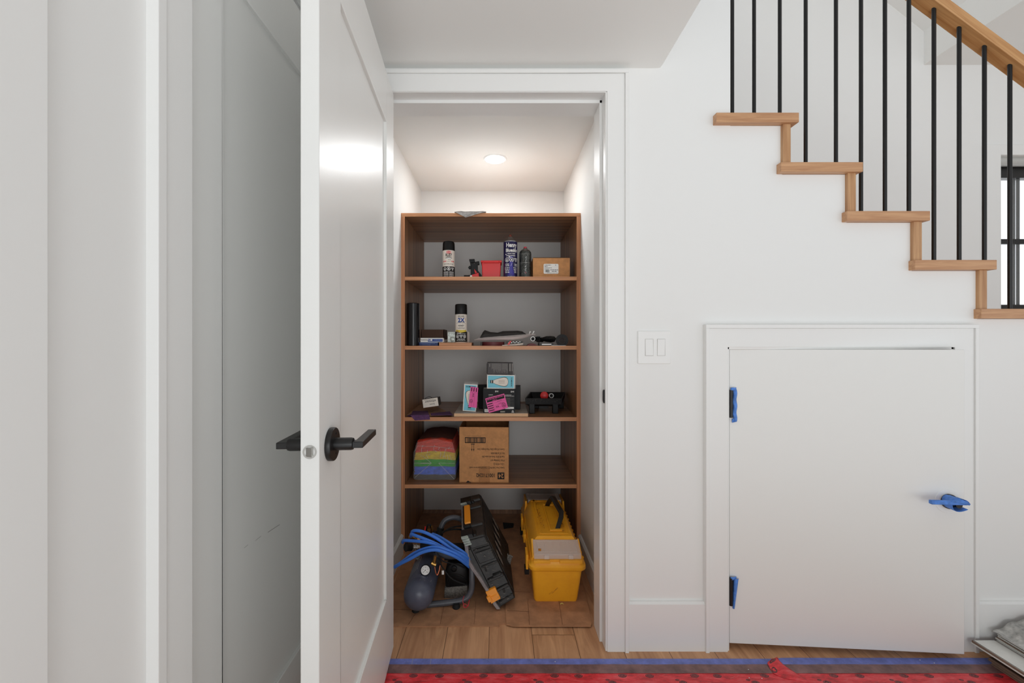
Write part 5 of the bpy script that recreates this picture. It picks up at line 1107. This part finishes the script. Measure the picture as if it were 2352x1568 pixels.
# hose
g = G(); hr = .0066
def hp_(l, Y0=1.84): return [P(a, b, c) for a, b, c in l]
g.tube(hp_([(1086, 1292, 1.87), (1066, 1275, 1.81), (1040, 1262, 1.80), (1005, 1237, 1.81), (975, 1222, 1.82), (955, 1218, 1.83), (946.5, 1221, 1.85), (948, 1227, 1.87)]), hr, 14)
g.tube(hp_([(1086, 1298, 1.87), (1064, 1280, 1.80), (1038, 1268, 1.79), (1003, 1249, 1.80), (972, 1236, 1.81), (953, 1229, 1.82), (945, 1226, 1.84), (944, 1231, 1.86)]), hr, 14)
g.tube(hp_([(1086, 1302, 1.87), (1062, 1283, 1.80), (1034, 1269, 1.785), (1000, 1251, 1.79), (975, 1244, 1.80), (945, 1241.5, 1.82), (928, 1241, 1.84), (925, 1245, 1.86)]), hr, 14)
g.tube(hp_([(1088, 1308, 1.87), (1060, 1279, 1.79), (1030, 1264, 1.765), (1000, 1256, 1.77), (972, 1261, 1.78), (948, 1272, 1.79), (925, 1289, 1.79), (907, 1301, 1.79)]), hr, 14)
g.tube(hp_([(1088, 1310, 1.87), (1056, 1284, 1.78), (1030, 1271, 1.75), (1000, 1262.5, 1.755), (970, 1268, 1.76), (942, 1283, 1.77), (920, 1294, 1.78), (906, 1302, 1.79)]), hr, 14)
g.tube(hp_([(1086, 1290, 1.88), (1068, 1271, 1.83), (1040, 1252, 1.84), (1010, 1233, 1.87), (993, 1226, 1.89)]), hr, 14)
tag(obj('air_hose', g, M['hose']), 'coiled blue air hose draped over the compressor', 'hose')

# ================================================================ HALL FLOOR COVERING
ytp0, ytp1 = 1.474, 1.508
def wavy(x0, x1, y0f, y1f, z, th, n, g, m=0):
    R = []
    for i in range(n+1):
        x = x0+(x1-x0)*i/n; R.append([Vector((x, y0f(x), z)), Vector((x, y1f(x), z)), Vector((x, y1f(x), z+th)), Vector((x, y0f(x), z+th))])
    g.ring(R, m)
nz = lambda x, s, a: a*(math.sin(x*23+s)+.6*math.sin(x*61+s*3)+.3*math.sin(x*137+s))/2
g = G(); wavy(-1.5, 3.4, lambda x: 1.34, lambda x: 1.455, .0004, .0008, 60, g)
g.S = lambda u, v: Vector((u, v, .0014)); rr = random.Random(14)
for k in range(-8, 13):
    x0 = -.290+k*.238
    for dx_, y, s in ((0, 1.432, 1), (.085, 1.431, 1), (-.045, 1.404, .9), (.18, 1.414, .5)):
        x = x0+dx_+rr.uniform(-.006, .006); g.disc(x, y, .0145*s, .0085*s, 1, 20, 0); g.S = lambda u, v: Vector((u, v, .0016)); g.disc(x, y+.001, .0112*s, .006*s, 0, 20, .9); g.rect(x-.005*s, x+.003*s, y-.0004, y+.0004, 0, 1, .25); g.S = lambda u, v: Vector((u, v, .0014))
for k in range(160): x = rr.uniform(-.4, 1.9); y = rr.uniform(1.33, 1.45); g.rect(x, x+rr.uniform(.004, .03), y, y+.0007, 2, 1, rr.uniform(-.6, .6))
rs_ = obj('floor_protection_sheet', g, [M['sheet'], M['sheetlogo'], mat('pale_scuff', (214, 130, 132), .5)]); tag(rs_, 'scuffed red floor protection film with faded black oval marks', 'floor film')
g = G(); wavy(-.42, 3.4, lambda x: ytp0+nz(x, 1, .0008)+(.006*(x-.65) if x > .65 else 0)*.2, lambda x: ytp1+nz(x, 2, .0006)+(.004 if x > 1.0 else 0), .0010, .0008, 200, g)
wavy(-1.5, -.39, lambda x: ytp0-.004, lambda x: ytp1-.012, .0010, .0008, 20, g); rr = random.Random(31)
g.S = lambda u, v: Vector((u, v, .0020))
for k in range(120): x = rr.uniform(-.35, 1.8); y = rr.uniform(ytp0+.003, ytp1-.003); r_ = rr.uniform(.0004, .0016); g.disc(x, y, r_*rr.uniform(1, 4), r_*.6, 1, 6)
for a, b in ((-.305, .0), (-.24, .0)): g.rect(a-.0012, a+.0012, ytp0, ytp1, 1, 1, .05)
g.rect(.455, .475, 1.492, 1.4935, 1, 1, -.7); g.rect(1.60, 1.67, 1.492, 1.4925, 1, 1, -.5); g.rect(1.62, 1.68, 1.495, 1.4955, 1, 1, -.5)
tag(obj('blue_floor_tape', g, [M['floortape'], mat('tape_scuff', (150, 154, 190), .6)]), 'long strip of scuffed blue tape edging the red floor film', 'tape')
g = G(); wavy(-1.5, 3.4, lambda x: 1.441+nz(x, 4, .001), lambda x: 1.481+nz(x, 5, .001), .0021, .0003, 160, g)
tag(obj('clear_floor_tape', g, M['cleartape']), 'strip of scuffed clear tape joining the red film to the blue tape', 'tape')
# torn red flap
g = G()
def fp_(px, py, z): return fl(px, py, z)
L_ = [fp_(1762, 1523, .006), fp_(1775, 1545, .003), fp_(1800, 1557, .002), (fp_(1860, 1567, .0018))]
Mdl = [fp_(1768, 1512, .016), fp_(1795, 1525, .012), fp_(1820, 1545, .010), fp_(1861, 1566.4, .002)]
Rr = [fp_(1785, 1509, .010), fp_(1797, 1524, .004), fp_(1828, 1545, .004), fp_(1862, 1566, .0018)]
vsx = []
def bz(row, v):
    v *= 3; i = min(2, int(v)); f_ = v-i; return row[i]*(1-f_)+row[i+1]*f_
def flap(u, v):
    a, b, c = bz(L_, v), bz(Mdl, v), bz(Rr, v); p = a*(1-u)**2+b*2*u*(1-u)+c*u*u; return p+Vector((0, 0, .0012*math.sin(u*14+v*20)*(1-v)))
g.grid(flap, 8, 18); g.S = lambda u, v: flap(u, v)+Vector((0, -.0004, .0006)); g.disc(.5, .06, .3, .05, 1, 12); g.disc(.12, .30, .12, .10, 1, 14)
o = obj('torn_film_flap', g, [M['sheet'], M['sheetlogo']], ang=60); o.modifiers.new('s', 'SOLIDIFY').thickness = .0006
tag(o, 'torn flap of red film folded up over the blue tape', 'film flap')
g = G(); rr = random.Random(77)
for px, py in ((1719, 1537), (1721, 1556), (1750, 1557.5), (2113, 1515), (2146, 1522), (1275, 1519)):
    c = fl(px, py, .003); g = G(); g.lathe([(.0008, 0), (.0018, .0008), (.0008, .0018)], c-Vector((0, 0, .0009)), n=7)
    tag(obj('paint_chip', g, M['white']), 'tiny white chip lying on the taped floor edge', 'chip', 'white chips on the floor film')

# ================================================================ STACK OF PLANKS (right edge)
def plank(x0, x1, y0, y1, z, th, label, face='w', yaw=0):
    g = G(); g.box(x0, x1, y0, y1, z, z+th-.0012, 1); g.box(x0+.003, x1, y0, y1-.002, z+th-.0012, z+th, 0)
    g.box(x0-.004, x0, y0, y1, z+.002, z+.0045, 0 if face == 'w' else 1); g.box(x0+.0032, x0+.0055, y0, y1, z+th-.0001, z+th+.0002, 2)
    return tag(obj('flooring_plank', g, [M['plankw'] if face == 'w' else M['plankb'], M['planke'], M['ink']]), label, 'plank', 'loose flooring planks on the hall floor')
plank(1.728, 1.905, .35, 1.478, .0024, .012, 'brown flooring plank at the very bottom of the stack by the wall', 'b')
plank(1.724, 1.905, .33, 1.484, .0146, .012, 'second brown flooring plank from the floor in the stack', 'b')
g = G(); g.box(1.80, 1.90, .5, 1.45, .0268, .0455); tag(obj('plank_spacer', g, M['planke']), 'narrow wooden strip propping the white planks over the brown ones', 'spacer')
plank(1.708, 1.787, .30, 1.523, .0458, .0125, 'narrow white flooring plank nearest the small door')
plank(1.788, 1.99, .30, 1.523, .0458, .0125, 'wide white flooring plank beside the narrow one, under the short stack')
for i, dx_ in enumerate((.0, .004, -.002)): plank(1.803+dx_, 2.0, .38, 1.528-i*.004, .0586+i*.0092, .009, ('lowest', 'middle', 'top')[i]+' plank of the short stack at the right edge')
g = G()
def cr(u, v): 
    x = 1.782+.32*u; y = 1.525-.47*v; e = min(1, 6*u*(1), 8*(1-v), 1)
    return (x+.012*v, y, (.0875 if u > .06 else .0885)+.060*math.sin(min(1, u*1.6)*math.pi/2)*e*(.75+.25*math.cos(v*5))+.003*math.sin(u*37+v*21)+.003*math.sin(v*44+u*13))
g.grid(cr, 40, 40)
o = obj('crumpled_plastic_sheet', g, M['crumple'], ang=80); o.modifiers.new('s', 'SOLIDIFY').thickness = .001
tag(o, 'crumpled dusty grey plastic sheet lying on top of the white planks', 'sheet')
